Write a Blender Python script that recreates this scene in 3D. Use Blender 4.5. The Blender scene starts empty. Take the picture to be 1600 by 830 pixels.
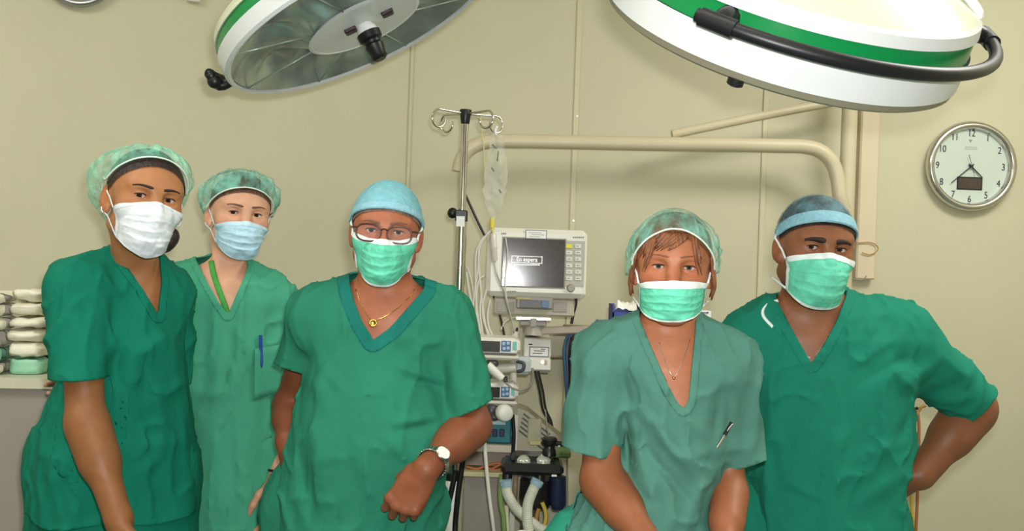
import bpy, bmesh, math, random
import numpy as np
from mathutils import Vector, Matrix

# ------------------------------------------------------------------ camera, world, lights, exposure
SC = bpy.context.scene
COL = SC.collection
PI = math.pi
FPX = 1500.0            # focal length in pixels of the 1600 x 830 frame
CAMZ = 1.40
ROLL = math.radians(2.0)
CS, SN = math.cos(ROLL), math.sin(ROLL)


def at(px, py, Y):
    """pixel of the photograph at distance Y -> point of the room"""
    du, dv = (px - 800.0) / FPX, (415.0 - py) / FPX
    return np.array([(du * CS - dv * SN) * Y, Y, CAMZ + (du * SN + dv * CS) * Y])


cam_data = bpy.data.cameras.new('camera')
cam_data.sensor_width = 36.0
cam_data.lens = 36.0 * FPX / 1600.0
cam_data.clip_start = 0.05
cam = bpy.data.objects.new('camera', cam_data)
COL.objects.link(cam)
cam.matrix_world = Matrix.Translation((0, 0, CAMZ)) @ Matrix.Rotation(PI / 2, 4, 'X') @ Matrix.Rotation(ROLL, 4, 'Z')
SC.camera = cam

w = bpy.data.worlds.new('world')
SC.world = w
w.use_nodes = True
w.node_tree.nodes['Background'].inputs[0].default_value = (0.9, 0.95, 1.0, 1)
w.node_tree.nodes['Background'].inputs[1].default_value = 0.15

SC.view_settings.view_transform = 'Standard'
SC.view_settings.look = 'None'
SC.view_settings.gamma = 1.0
SC.view_settings.use_curve_mapping = False
SC.view_settings.exposure = 0.0


def area_light(name, loc, aim, sx, sy, power, color):
    d = bpy.data.lights.new(name, 'AREA')
    d.shape = 'RECTANGLE'
    d.size, d.size_y, d.energy, d.color = sx, sy, power, color
    o = bpy.data.objects.new(name, d)
    COL.objects.link(o)
    o.location = loc
    o.rotation_euler = (Vector(aim) - Vector(loc)).to_track_quat('-Z', 'Y').to_euler()
    return o


WARM = (1.0, 0.98, 0.92)
area_light('ceiling_and_fill_light', (-0.2, 0.9, 2.93), (-0.2, 1.5, 0.0), 1.8, 0.6, 10, WARM)
area_light('ceiling_and_fill_light', (1.75, 2.0, 2.93), (1.95, 2.7, 0.0), 0.9, 0.6, 42, WARM)
area_light('ceiling_and_fill_light', (-1.9, 1.3, 2.93), (-2.2, 2.0, 0.6), 1.2, 0.6, 30, WARM)  # added fill to brighten the left wall, no ceiling fixture there
area_light('ceiling_and_fill_light', (0.0, -0.5, 2.93), (0.0, 2.2, 0.9), 2.4, 0.8, 9, WARM)
area_light('camera_flash', (0.03, 0.02, 1.47), (0.0, 3.0, 1.42), 0.06, 0.035, 37, (1.0, 1.0, 1.0))

# ------------------------------------------------------------------ materials


def lin(c):
    out = []
    for v in c:
        v = v / 255.0
        out.append(v / 12.92 if v <= 0.04045 else ((v + 0.055) / 1.055) ** 2.4)
    return (out[0], out[1], out[2], 1.0)


def mat(name, col, rough=0.5, metal=0.0, var=0.0, vscale=8.0, bump=0.0, bscale=60.0, alpha=1.0,
        emit=0.0, trans=0.0, ior=1.45, spec=0.5, sheen=0.0, var2=None, attr=None, stretch=None, sss=0.0):
    m = bpy.data.materials.new(name)
    m.use_nodes = True
    nt = m.node_tree
    N, L = nt.nodes, nt.links
    b = N['Principled BSDF']
    c = lin(col)
    b.inputs['Base Color'].default_value = c
    b.inputs['Roughness'].default_value = rough
    b.inputs['Metallic'].default_value = metal
    b.inputs['IOR'].default_value = ior
    b.inputs['Specular IOR Level'].default_value = spec
    b.inputs['Alpha'].default_value = alpha
    b.inputs['Transmission Weight'].default_value = trans
    if sheen:
        b.inputs['Sheen Weight'].default_value = sheen
    if sss:
        b.inputs['Subsurface Weight'].default_value = sss
        b.inputs['Subsurface Radius'].default_value = (0.012, 0.004, 0.002)
        b.inputs['Subsurface Scale'].default_value = 0.5
    if emit:
        b.inputs['Emission Color'].default_value = c
        b.inputs['Emission Strength'].default_value = emit
    tc = None
    if var or bump:
        tc = N.new('ShaderNodeTexCoord')
        vec = tc.outputs['Object']
        if stretch:
            mp = N.new('ShaderNodeMapping')
            mp.inputs['Scale'].default_value = stretch
            L.new(vec, mp.inputs['Vector'])
            vec = mp.outputs['Vector']
    last = None
    if var:
        n = N.new('ShaderNodeTexNoise')
        n.inputs['Scale'].default_value = vscale
        n.inputs['Detail'].default_value = 5.0
        L.new(vec, n.inputs['Vector'])
        mx = N.new('ShaderNodeMix')
        mx.data_type = 'RGBA'
        if var2 is None:
            c2 = tuple(max(0.0, v * (1 - var)) for v in c[:3]) + (1,)
            c1 = tuple(min(1.0, v * (1 + var * 0.7)) for v in c[:3]) + (1,)
        else:
            c1, c2 = c, lin(var2)
        mx.inputs[6].default_value = c2
        mx.inputs[7].default_value = c1
        rp = N.new('ShaderNodeMapRange')
        rp.inputs['From Min'].default_value = 0.3
        rp.inputs['From Max'].default_value = 0.7
        L.new(n.outputs['Fac'], rp.inputs['Value'])
        L.new(rp.outputs['Result'], mx.inputs[0])
        last = mx.outputs[2]
        L.new(last, b.inputs['Base Color'])
    if attr:
        a = N.new('ShaderNodeAttribute')
        a.attribute_name = attr
        mu = N.new('ShaderNodeMix')
        mu.data_type = 'RGBA'
        mu.blend_type = 'MULTIPLY'
        mu.inputs[0].default_value = 1.0
        if last is None:
            mu.inputs[6].default_value = c
        else:
            L.new(last, mu.inputs[6])
        L.new(a.outputs['Color'], mu.inputs[7])
        L.new(mu.outputs[2], b.inputs['Base Color'])
    if bump:
        n2 = N.new('ShaderNodeTexNoise')
        n2.inputs['Scale'].default_value = bscale
        n2.inputs['Detail'].default_value = 4.0
        L.new(vec, n2.inputs['Vector'])
        bp = N.new('ShaderNodeBump')
        bp.inputs['Strength'].default_value = bump
        bp.inputs['Distance'].default_value = 0.01
        L.new(n2.outputs['Fac'], bp.inputs['Height'])
        L.new(bp.outputs['Normal'], b.inputs['Normal'])
    return m


def veil(name, col, alpha_lo, alpha_hi, scale=40.0, rough=0.7):
    """thin non-woven cloth: partly see-through with a mottled weave"""
    m = mat(name, col, rough, var=0.3, vscale=scale * 0.6, bump=0.5, bscale=scale * 2)
    N, L = m.node_tree.nodes, m.node_tree.links
    tc = N.new('ShaderNodeTexCoord')
    n = N.new('ShaderNodeTexNoise')
    n.inputs['Scale'].default_value = scale
    n.inputs['Detail'].default_value = 5.0
    L.new(tc.outputs['Object'], n.inputs['Vector'])
    rp = N.new('ShaderNodeMapRange')
    rp.inputs['From Min'].default_value = 0.35
    rp.inputs['From Max'].default_value = 0.65
    rp.inputs['To Min'].default_value = alpha_lo
    rp.inputs['To Max'].default_value = alpha_hi
    L.new(n.outputs['Fac'], rp.inputs['Value'])
    L.new(rp.outputs['Result'], N['Principled BSDF'].inputs['Alpha'])
    return m


# ------------------------------------------------------------------ object helpers


def tag(o, label=None, cat=None, group=None, kind=None):
    if label: o['label'] = label
    if cat: o['category'] = cat
    if group: o['group'] = group
    if kind: o['kind'] = kind
    return o


def thing(name, loc, label, cat, group=None):
    o = bpy.data.objects.new(name, None)
    COL.objects.link(o)
    o.location = Vector([float(v) for v in loc])
    o.empty_display_size = 0.1
    return tag(o, label, cat, group)


def mesh_obj(name, V, F, mats, parent=None, smooth=True, mi=None, colors=None):
    """V, F in room coordinates; the object's origin goes to its parent's origin (or its own base)"""
    V = np.asarray(V, float)
    me = bpy.data.meshes.new(name)
    if parent is not None:
        off = np.array(parent_world(parent))
    else:
        off = np.array([(V[:, 0].min() + V[:, 0].max()) / 2, (V[:, 1].min() + V[:, 1].max()) / 2, V[:, 2].min()])
    me.from_pydata((V - off).tolist(), [], [tuple(int(i) for i in f) for f in F])
    if not isinstance(mats, (list, tuple)):
        mats = [mats]
    for m in mats:
        me.materials.append(m)
    if smooth:
        me.polygons.foreach_set('use_smooth', [True] * len(me.polygons))
    if mi is not None:
        me.polygons.foreach_set('material_index', np.asarray(mi, dtype=np.int32))
    if colors is not None:
        ca = me.color_attributes.new('tint', 'FLOAT_COLOR', 'POINT')
        ca.data.foreach_set('color', np.asarray(colors, dtype=np.float32).ravel())
    me.update()
    o = bpy.data.objects.new(name, me)
    COL.objects.link(o)
    if parent is None:
        o.location = off.tolist()
    else:
        o.parent = parent
    return o


def parent_world(p):
    loc = Vector((0, 0, 0))
    while p is not None:
        loc = loc + p.location
        p = p.parent
    return loc


class MB:
    """gathers primitive shapes, builds them as one mesh"""

    def __init__(self):
        self.V, self.F, self.M = [], [], []

    def add(self, V, F, mi=0):
        n = len(self.V)
        self.V += [tuple(float(c) for c in v) for v in V]
        self.F += [tuple(i + n for i in f) for f in F]
        self.M += [mi] * len(F)
        return self

    def box(self, c, s, R=None, bev=0.0, mi=0):
        c = np.array(c, float)
        h = np.array(s, float) / 2
        R = np.eye(3) if R is None else np.array(R)
        if bev <= 0:
            vs = [(x, y, z) for x in (-1, 1) for y in (-1, 1) for z in (-1, 1)]
            V = [c + R @ (np.array(v) * h) for v in vs]
            F = [(0, 1, 3, 2), (4, 6, 7, 5), (0, 4, 5, 1), (2, 3, 7, 6), (0, 2, 6, 4), (1, 5, 7, 3)]
            return self.add(V, F, mi)
        bev = min(bev, h.min() * 0.95)
        V, idx = [], {}
        for x in (-1, 1):
            for y in (-1, 1):
                for z in (-1, 1):
                    for ax in range(3):
                        p = np.array((x, y, z), float) * (h - bev)
                        p[ax] += (x, y, z)[ax] * bev
                        idx[(x, y, z, ax)] = len(V)
                        V.append(c + R @ p)
        F = []
        for ax in range(3):
            o = [i for i in range(3) if i != ax]
            for sg in (-1, 1):
                q = []
                for (a, b) in ((-1, -1), (1, -1), (1, 1), (-1, 1)):
                    k = [0, 0, 0]
                    k[ax], k[o[0]], k[o[1]] = sg, a, b
                    q.append(idx[(k[0], k[1], k[2], ax)])
                F.append(tuple(q))
        for ax in range(3):
            o = [i for i in range(3) if i != ax]
            for a in (-1, 1):
                for b in (-1, 1):
                    q = []
                    for (sg, side) in ((-1, 0), (1, 0), (1, 1), (-1, 1)):
                        k = [0, 0, 0]
                        k[ax], k[o[0]], k[o[1]] = sg, a, b
                        q.append(idx[(k[0], k[1], k[2], o[side])])
                    F.append(tuple(q))
        for x in (-1, 1):
            for y in (-1, 1):
                for z in (-1, 1):
                    F.append(tuple(idx[(x, y, z, a)] for a in range(3)))
        return self.add(V, F, mi)

    def cyl(self, a, b, r0, r1=None, n=20, mi=0, cap=True):
        return self.lathe(a, np.array(b) - np.array(a),
                          [(0, r0), (1, r0 if r1 is None else r1)], n, mi, cap, rel=True)

    def lathe(self, o, axis, prof, n=32, mi=0, cap=True, rel=False):
        """prof = (height along the axis, radius)"""
        o = np.array(o, float)
        axis = np.array(axis, float)
        ln = np.linalg.norm(axis)
        w_ = axis / ln
        t = np.array((1, 0, 0)) if abs(w_[0]) < 0.8 else np.array((0, 1, 0))
        u = np.cross(w_, t); u /= np.linalg.norm(u)
        v = np.cross(w_, u)
        V, F = [], []
        for (h, r) in prof:
            hh = h * ln if rel else h
            for k in range(n):
                a = 2 * PI * k / n
                V.append(o + w_ * hh + (u * math.cos(a) + v * math.sin(a)) * r)
        for i in range(len(prof) - 1):
            for k in range(n):
                k2 = (k + 1) % n
                F.append((i * n + k, i * n + k2, (i + 1) * n + k2, (i + 1) * n + k))
        if cap:
            if prof[0][1] > 1e-5: F.append(tuple(range(n - 1, -1, -1)))
            if prof[-1][1] > 1e-5: F.append(tuple((len(prof) - 1) * n + k for k in range(n)))
        return self.add(V, F, mi)

    def tube(self, pts, r, n=8, mi=0, closed=False, sub=0, flat=None):
        """flat=(normal, ratio) squashes the tube along the normal"""
        P = [np.array(p, float) for p in pts]
        if sub:
            P = spline(P, sub, closed)
        m = len(P)
        rr = r if isinstance(r, (list, tuple, np.ndarray)) else [r] * m
        if len(rr) != m:
            rr = np.interp(np.linspace(0, 1, m), np.linspace(0, 1, len(rr)), rr)
        T = []
        for i in range(m):
            a = P[(i - 1) % m] if (closed or i > 0) else P[i]
            b = P[(i + 1) % m] if (closed or i < m - 1) else P[i]
            d = b - a
            T.append(d / (np.linalg.norm(d) + 1e-12))
        u = np.cross(T[0], (0, 0, 1.0))
        if np.linalg.norm(u) < 0.1: u = np.cross(T[0], (1.0, 0, 0))
        u /= np.linalg.norm(u)
        V, F = [], []
        for i in range(m):
            u = u - T[i] * np.dot(u, T[i])
            u /= np.linalg.norm(u) + 1e-12
            v = np.cross(T[i], u)
            for k in range(n):
                a = 2 * PI * k / n
                off = (u * math.cos(a) + v * math.sin(a)) * rr[i]
                if flat is not None:
                    nn = np.array(flat[0], float); nn /= np.linalg.norm(nn)
                    off = off - nn * np.dot(off, nn) * (1 - flat[1])
                V.append(P[i] + off)
        for i in range(m if closed else m - 1):
            j = (i + 1) % m
            for k in range(n):
                k2 = (k + 1) % n
                F.append((i * n + k, i * n + k2, j * n + k2, j * n + k))
        if not closed:
            F.append(tuple(range(n - 1, -1, -1)))
            F.append(tuple((m - 1) * n + k for k in range(n)))
        return self.add(V, F, mi)

    def ball(self, c, r, n=12, mi=0, R=None):
        c = np.array(c, float)
        r = np.array([r, r, r] if np.isscalar(r) else r, float)
        R = np.eye(3) if R is None else np.array(R)
        V, F = [], []
        for i in range(n + 1):
            th = PI * i / n
            for k in range(2 * n):
                ph = PI * k / n
                V.append(c + R @ (r * np.array((math.sin(th) * math.cos(ph), math.sin(th) * math.sin(ph), math.cos(th)))))
        for i in range(n):
            for k in range(2 * n):
                k2 = (k + 1) % (2 * n)
                F.append((i * 2 * n + k, (i + 1) * 2 * n + k, (i + 1) * 2 * n + k2, i * 2 * n + k2))
        return self.add(V, F, mi)

    def prism(self, poly, d):
        """poly: points of a flat outline, extruded by the vector d"""
        n = len(poly)
        d = np.array(d, float)
        V = [np.array(p, float) for p in poly] + [np.array(p, float) + d for p in poly]
        F = [tuple(range(n - 1, -1, -1)), tuple(range(n, 2 * n))]
        F += [(i, (i + 1) % n, n + (i + 1) % n, n + i) for i in range(n)]
        return self.add(V, F)

    def build(self, name, mats, parent=None, smooth=False, auto=None):
        o = mesh_obj(name, self.V, self.F, mats, parent, smooth, self.M)
        if auto:
            o.data.set_sharp_from_angle(angle=math.radians(auto))
        return o


def spline(P, sub, closed=False):
    out = []
    n = len(P)
    for i in range(n if closed else n - 1):
        if closed:
            p0, p1, p2, p3 = P[(i - 1) % n], P[i], P[(i + 1) % n], P[(i + 2) % n]
        else:
            p1, p2 = P[i], P[i + 1]
            p0 = P[i - 1] if i > 0 else 2 * p1 - p2
            p3 = P[i + 2] if i + 2 < n else 2 * p2 - p1
        for s in range(sub):
            t = s / sub
            out.append(0.5 * (2 * p1 + (p2 - p0) * t + (2 * p0 - 5 * p1 + 4 * p2 - p3) * t * t
                              + (3 * p1 - p0 - 3 * p2 + p3) * t ** 3))
    if not closed:
        out.append(P[-1])
    return out


def text_obj(name, s, loc, R, size, m, parent, ext=0.0004, align='CENTER', sx=1.0, bold=0.0):
    cu = bpy.data.curves.new(name, 'FONT')
    cu.body = s
    cu.size = size
    cu.offset = bold
    cu.extrude = ext
    cu.align_x = align
    cu.align_y = 'CENTER'
    tmp = bpy.data.objects.new(name, cu)
    COL.objects.link(tmp)
    dg = bpy.context.evaluated_depsgraph_get()
    dg.update()
    me = bpy.data.meshes.new_from_object(tmp.evaluated_get(dg))
    V = np.array([v.co[:] for v in me.vertices]).reshape(-1, 3)
    V[:, 0] *= sx
    F = [tuple(p.vertices) for p in me.polygons]
    bpy.data.objects.remove(tmp)
    bpy.data.curves.remove(cu)
    bpy.data.meshes.remove(me)
    V = V @ np.array(R).T + np.array(loc)
    return mesh_obj(name, V, F, m, parent, False)


# facing the camera side of the room: local x -> room x, local y -> up, local z -> towards -Y
FACE = np.array([[1, 0, 0], [0, 0, -1], [0, 1, 0]], float)


def rotz(a):
    c, s = math.cos(a), math.sin(a)
    return np.array([[c, -s, 0], [s, c, 0], [0, 0, 1]])


def roty(a):
    c, s = math.cos(a), math.sin(a)
    return np.array([[c, 0, s], [0, 1, 0], [-s, 0, c]])


def rotx(a):
    c, s = math.cos(a), math.sin(a)
    return np.array([[1, 0, 0], [0, c, -s], [0, s, c]])


# ------------------------------------------------------------------ solid modelling with distance fields
def _hash(ix, iy, iz, seed):
    h = (ix.astype(np.uint32) * np.uint32(374761393) + iy.astype(np.uint32) * np.uint32(668265263)
         + iz.astype(np.uint32) * np.uint32(2147483647) + np.uint32(seed * 974711 % 4294967295))
    h = (h ^ (h >> np.uint32(13))) * np.uint32(1274126177)
    h = h ^ (h >> np.uint32(16))
    return (h & np.uint32(0xffff)).astype(np.float32) / 32767.5 - 1.0


def vnoise(P, seed=0):
    """smooth value noise in -1..1"""
    i = np.floor(P).astype(np.int64)
    f = (P - i).astype(np.float32)
    f = f * f * f * (f * (f * 6 - 15) + 10)
    i = (i + 100000).astype(np.uint32)
    r = 0
    for dx in (0, 1):
        wx = f[:, 0] if dx else 1 - f[:, 0]
        for dy in (0, 1):
            wy = f[:, 1] if dy else 1 - f[:, 1]
            for dz in (0, 1):
                wz = f[:, 2] if dz else 1 - f[:, 2]
                r = r + wx * wy * wz * _hash(i[:, 0] + np.uint32(dx), i[:, 1] + np.uint32(dy), i[:, 2] + np.uint32(dz), seed)
    return r


def P_cone(a, b, ra, rb, k=0.02, op='+'):
    a, b = np.array(a, float), np.array(b, float)
    ba = b - a
    L2 = float(ba @ ba) + 1e-12

    def f(p):
        pa = p - a
        t = np.clip(pa @ ba / L2, 0, 1)
        return np.linalg.norm(pa - t[:, None] * ba, axis=1) - (ra + (rb - ra) * t)
    return dict(f=f, c=(a + b) / 2, r=math.sqrt(L2) / 2 + max(ra, rb), k=k, op=op)


def P_ell(c, r, R=None, k=0.02, op='+'):
    c = np.array(c, float)
    r = np.array(r, float)
    R = np.eye(3) if R is None else np.array(R, float)

    def f(p):
        q = (p - c) @ R
        k0 = np.linalg.norm(q / r, axis=1)
        k1 = np.linalg.norm(q / (r * r), axis=1)
        return np.where(k1 > 1e-9, k0 * (k0 - 1) / np.maximum(k1, 1e-9), -r.min())
    return dict(f=f, c=c, r=float(r.max()), k=k, op=op)


def P_box(c, h, R=None, rad=0.005, k=0.01, op='+'):
    c = np.array(c, float)
    h = np.array(h, float)
    R = np.eye(3) if R is None else np.array(R, float)

    def f(p):
        q = np.abs((p - c) @ R) - (h - rad)
        return np.linalg.norm(np.maximum(q, 0), axis=1) + np.minimum(q.max(axis=1), 0) - rad
    return dict(f=f, c=c, r=float(np.linalg.norm(h)), k=k, op=op)


def P_loft(st, yaw=0.0, inset=0.0, k=0.02, n=2.3, rad=0.03):
    """upright stack of super-ellipses; st = (z, cx, cy, half width, half depth)"""
    st = np.array(sorted(st), float)
    cz = (st[0, 0] + st[-1, 0]) / 2
    zr = (st[-1, 0] - st[0, 0]) / 2
    ca, sa = math.cos(yaw), math.sin(yaw)

    def f(p):
        z = p[:, 2]
        cx = np.interp(z, st[:, 0], st[:, 1]); cy = np.interp(z, st[:, 0], st[:, 2])
        a = np.interp(z, st[:, 0], st[:, 3]) - inset; b = np.interp(z, st[:, 0], st[:, 4]) - inset
        x0, y0 = p[:, 0] - cx, p[:, 1] - cy
        x = np.abs(x0 * ca + y0 * sa) / a
        y = np.abs(-x0 * sa + y0 * ca) / b
        rr = (x ** n + y ** n) ** (1.0 / n)
        # distance estimate: scale by the local radius in this direction
        ln = np.sqrt(x0 * x0 + y0 * y0)
        d2 = ln * (1 - 1 / np.maximum(rr, 1e-3))
        d2 = np.maximum(d2, -np.minimum(a, b))
        g = np.minimum(a, b) / np.maximum(np.maximum(a, b), 1e-6)
        d2 = d2 * (0.55 + 0.45 * g)
        dz = np.abs(z - cz) - (zr - inset)
        q0, q1 = np.maximum(d2 + rad, 0), np.maximum(dz + rad, 0)
        return np.sqrt(q0 * q0 + q1 * q1) + np.minimum(np.maximum(d2, dz) + rad, 0) - rad
    ctr = np.array([st[:, 1].mean(), st[:, 2].mean(), cz])
    R = math.sqrt(zr ** 2 + (st[:, 3].max() + np.ptp(st[:, 1])) ** 2 + (st[:, 4].max() + np.ptp(st[:, 2])) ** 2)
    return dict(f=f, c=ctr, r=R, k=k, op='+')


def combine(prims, p):
    d = np.full(len(p), 1.0)
    for q in prims:
        e = q['f'](p)
        k = q['k']
        if q['op'] == '+':
            h = np.clip(0.5 + 0.5 * (d - e) / k, 0, 1)
            d = d * (1 - h) + e * h - k * h * (1 - h)
        else:
            h = np.clip(0.5 - 0.5 * (d + e) / k, 0, 1)
            d = d * (1 - h) - e * h + k * h * (1 - h)
    return d


def near(prims, c, R):
    return [q for q in prims if np.linalg.norm(q['c'] - c) - q['r'] < R + q['k'] + 0.01]


def net(prims, lo, hi, h, disp=None, holes=(), smooth=1):
    """surface net of the joined primitives inside the box lo..hi with cell size h.
    holes: boxes (lo, hi) left out because a finer net covers them"""
    lo, hi = np.array(lo, float), np.array(hi, float)
    B = 12
    nc = np.maximum(1, np.ceil((hi - lo) / (h * B)).astype(int))
    n = nc * B + 1
    D = np.full(n, 1.0, np.float32)
    half = B * h / 2
    rad = half * math.sqrt(3)
    g = np.arange(B + 1) * h
    gx, gy, gz = np.meshgrid(g, g, g, indexing='ij')
    loc = np.stack([gx.ravel(), gy.ravel(), gz.ravel()], 1)
    for i in range(nc[0]):
        for j in range(nc[1]):
            for k in range(nc[2]):
                o = lo + np.array([i, j, k]) * B * h
                c = o + half
                sel = near(prims, c, rad)
                if not sel:
                    continue
                dc = combine(sel, c[None, :])[0]
                sl = (slice(i * B, i * B + B + 1), slice(j * B, j * B + B + 1), slice(k * B, k * B + B + 1))
                if abs(dc) > rad * 1.6 + 0.03:
                    if dc < 0: D[sl] = np.minimum(D[sl], -0.5)
                    continue
                p = loc + o
                d = combine(sel, p)
                if disp is not None:
                    m = np.abs(d) < 0.05
                    if m.any():
                        d[m] += disp(p[m])
                D[sl] = d.reshape(B + 1, B + 1, B + 1)
    ins = D < 0
    s = ins.astype(np.int8)
    tot = (s[:-1, :-1, :-1] + s[1:, :-1, :-1] + s[:-1, 1:, :-1] + s[1:, 1:, :-1]
           + s[:-1, :-1, 1:] + s[1:, :-1, 1:] + s[:-1, 1:, 1:] + s[1:, 1:, 1:])
    act = (tot > 0) & (tot < 8)
    cells = np.argwhere(act)
    if len(cells) == 0:
        return np.zeros((0, 3)), np.zeros((0, 4), int)
    idx = np.full(act.shape, -1, np.int64)
    idx[act] = np.arange(len(cells))
    cor = [(a, b, c) for a in (0, 1) for b in (0, 1) for c in (0, 1)]
    val = np.stack([D[cells[:, 0] + a, cells[:, 1] + b, cells[:, 2] + c] for a, b, c in cor], 1).astype(float)
    acc = np.zeros((len(cells), 3)); cnt = np.zeros(len(cells))
    for e0 in range(8):
        for ax in range(3):
            if cor[e0][ax] == 0:
                c1 = list(cor[e0]); c1[ax] = 1
                e1 = cor.index(tuple(c1))
                da, db = val[:, e0], val[:, e1]
                m = (da < 0) != (db < 0)
                t = np.zeros(len(cells))
                t[m] = da[m] / (da[m] - db[m])
                pos = np.tile(np.array(cor[e0], float), (len(cells), 1))
                pos[:, ax] += t
                acc[m] += pos[m]; cnt[m] += 1
    V = lo + (cells + acc / np.maximum(cnt, 1)[:, None]) * h
    F = []
    for ax in range(3):
        a0 = [slice(None)] * 3; a1 = [slice(None)] * 3
        a0[ax] = slice(0, -1); a1[ax] = slice(1, None)
        sa, sb = ins[tuple(a0)], ins[tuple(a1)]
        e = np.argwhere(sa != sb)
        o1, o2 = (ax + 1) % 3, (ax + 2) % 3
        m = (e[:, o1] > 0) & (e[:, o2] > 0) & (e[:, o1] < n[o1] - 1) & (e[:, o2] < n[o2] - 1)
        e = e[m]
        flip = sa[tuple(e.T)]
        q = []
        for (u, v) in ((-1, -1), (0, -1), (0, 0), (-1, 0)):
            cc = e.copy(); cc[:, o1] += u; cc[:, o2] += v
            q.append(idx[tuple(cc.T)])
        q = np.stack(q, 1)
        q[~flip] = q[~flip][:, ::-1]
        F.append(q)
    F = np.concatenate(F)
    F = F[(F >= 0).all(1)]
    for _ in range(smooth):
        nb = np.zeros_like(V); ct = np.zeros(len(V))
        for a in range(4):
            u, v = F[:, a], F[:, (a + 1) % 4]
            np.add.at(nb, u, V[v]); np.add.at(ct, u, 1)
            np.add.at(nb, v, V[u]); np.add.at(ct, v, 1)
        mv = ct > 0
        V[mv] = V[mv] * 0.5 + 0.5 * nb[mv] / ct[mv][:, None]
    if holes:
        fc = V[F].mean(1)
        keep = np.ones(len(F), bool)
        for (hl, hh) in holes:
            hl, hh = np.array(hl) + h * 1.2, np.array(hh) - h * 1.2
            keep &= ~((fc > hl) & (fc < hh)).all(1)
        F = F[keep]
    return compact(V, F)


def compact(V, F):
    F = np.asarray(F)
    used = np.unique(F)
    mp = np.full(len(V), -1, np.int64)
    mp[used] = np.arange(len(used))
    return V[used], mp[F]


def join(parts):
    Vs, Fs, n = [], [], 0
    for V, F in parts:
        Vs.append(V)
        Fs += [tuple(int(i) + n for i in f) for f in F]
        n += len(V)
    return np.concatenate(Vs), Fs


def clip(V, F, g):
    """keeps the part of the mesh where g <= 0, cutting the faces cleanly"""
    V = [np.asarray(v) for v in V]
    g = list(np.asarray(g, float))
    out, cut = [], {}

    def cross(a, b):
        key = (a, b) if a < b else (b, a)
        if key not in cut:
            t = g[a] / (g[a] - g[b])
            cut[key] = len(V)
            V.append(V[a] + (V[b] - V[a]) * t)
            g.append(0.0)
        return cut[key]
    for f in F:
        s = [g[i] <= 0 for i in f]
        if all(s):
            out.append(tuple(f)); continue
        if not any(s):
            continue
        q = []
        n = len(f)
        for i in range(n):
            a, b = f[i], f[(i + 1) % n]
            if g[a] <= 0:
                q.append(a)
                if g[b] > 0: q.append(cross(a, b))
            elif g[b] <= 0:
                q.append(cross(a, b))
        q = [q[i] for i in range(len(q)) if q[i] != q[i - 1]]
        if len(q) >= 3:
            out.append(tuple(q))
    V = np.array(V)
    used = sorted({i for f in out for i in f})
    mp = {u: i for i, u in enumerate(used)}
    return V[used], [tuple(mp[i] for i in f) for f in out]


def normals(V, F):
    N = np.zeros_like(V)
    for n in (3, 4, 5, 6, 7, 8):
        fs = np.array([f for f in F if len(f) == n])
        if len(fs) == 0: continue
        a, b, c = V[fs[:, 0]], V[fs[:, 1]], V[fs[:, 2]]
        nn = np.cross(b - a, c - a)
        for k in range(n):
            np.add.at(N, fs[:, k], nn)
    return N / (np.linalg.norm(N, axis=1)[:, None] + 1e-12)


def grad(prims, p, e=0.0015):
    g = np.stack([combine(prims, p + np.eye(3)[i] * e) - combine(prims, p - np.eye(3)[i] * e) for i in range(3)], 1)
    return g / (np.linalg.norm(g, axis=1)[:, None] + 1e-9)


def push_out(prims, p, gap, it=4):
    p = p.copy()
    for _ in range(it):
        d = combine(prims, p)
        m = d < gap
        if not m.any(): break
        p[m] += grad(prims, p[m]) * (gap - d[m])[:, None]
    return p


def trace(prims, o, d, gap=0.0, it=40):
    """marches the rays o + t d on to the surface"""
    p = o.copy()
    for _ in range(it):
        p = p + d * (combine(prims, p) - gap)[:, None] * 0.8
    return p


def grid_faces(nu, nv, wrap=False):
    F = []
    for i in range(nu if wrap else nu - 1):
        for j in range(nv - 1):
            a, b = i * nv + j, ((i + 1) % nu) * nv + j
            F.append((a, b, b + 1, a + 1))
    return F


def to_px(p):
    """room points -> photograph pixels"""
    x, z = p[:, 0] / p[:, 1], (p[:, 2] - CAMZ) / p[:, 1]
    du, dv = x * CS + z * SN, -x * SN + z * CS
    return 800 + du * FPX, 415 - dv * FPX

# ------------------------------------------------------------------ room
WALL_Y = 3.72
m_wall = mat('wall_cream', (190, 186, 157), 0.55, var=0.03, vscale=3, bump=0.03, bscale=120)
m_wall_left = mat('wall_cream_left', (190, 186, 157), 0.6, var=0.03, vscale=3, bump=0.03, bscale=120)
m_ceil = mat('ceiling_white', (228, 226, 218), 0.8, var=0.02)
m_floor = mat('floor_vinyl', (128, 140, 134), 0.4, var=0.12, vscale=20)
m_trim = mat('trim_cream', (196, 190, 158), 0.5, var=0.03)
m_pipe = mat('pipe_beige', (196, 186, 156), 0.4, var=0.04)
m_panel = mat('panel_pinkish', (206, 192, 164), 0.55, var=0.03)
m_black2 = mat('rubber_black', (20, 20, 22), 0.4)
m_chrome2 = mat('polished_steel', (212, 208, 200), 0.16, 1.0)
m_white = mat('plastic_white', (226, 224, 212), 0.4, var=0.03)
m_offwhite = mat('plastic_offwhite', (206, 202, 186), 0.45, var=0.04)
m_greyp = mat('plastic_grey', (150, 144, 134), 0.5, var=0.06)
m_darkgrey = mat('plastic_dark_grey', (72, 72, 72), 0.4, var=0.1)
m_label = mat('label_white', (232, 232, 226), 0.5)
m_ink = mat('ink_dark', (40, 42, 48), 0.6)
m_bluekey = mat('key_blue', (70, 100, 140), 0.4)
m_keylight = mat('key_pale', (160, 190, 215), 0.4)
m_teal = mat('device_teal', (28, 108, 116), 0.4, var=0.06)
m_cable_w = mat('cable_white', (206, 204, 190), 0.45)
m_cable_b = mat('cable_black', (18, 18, 18), 0.4)
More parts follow.
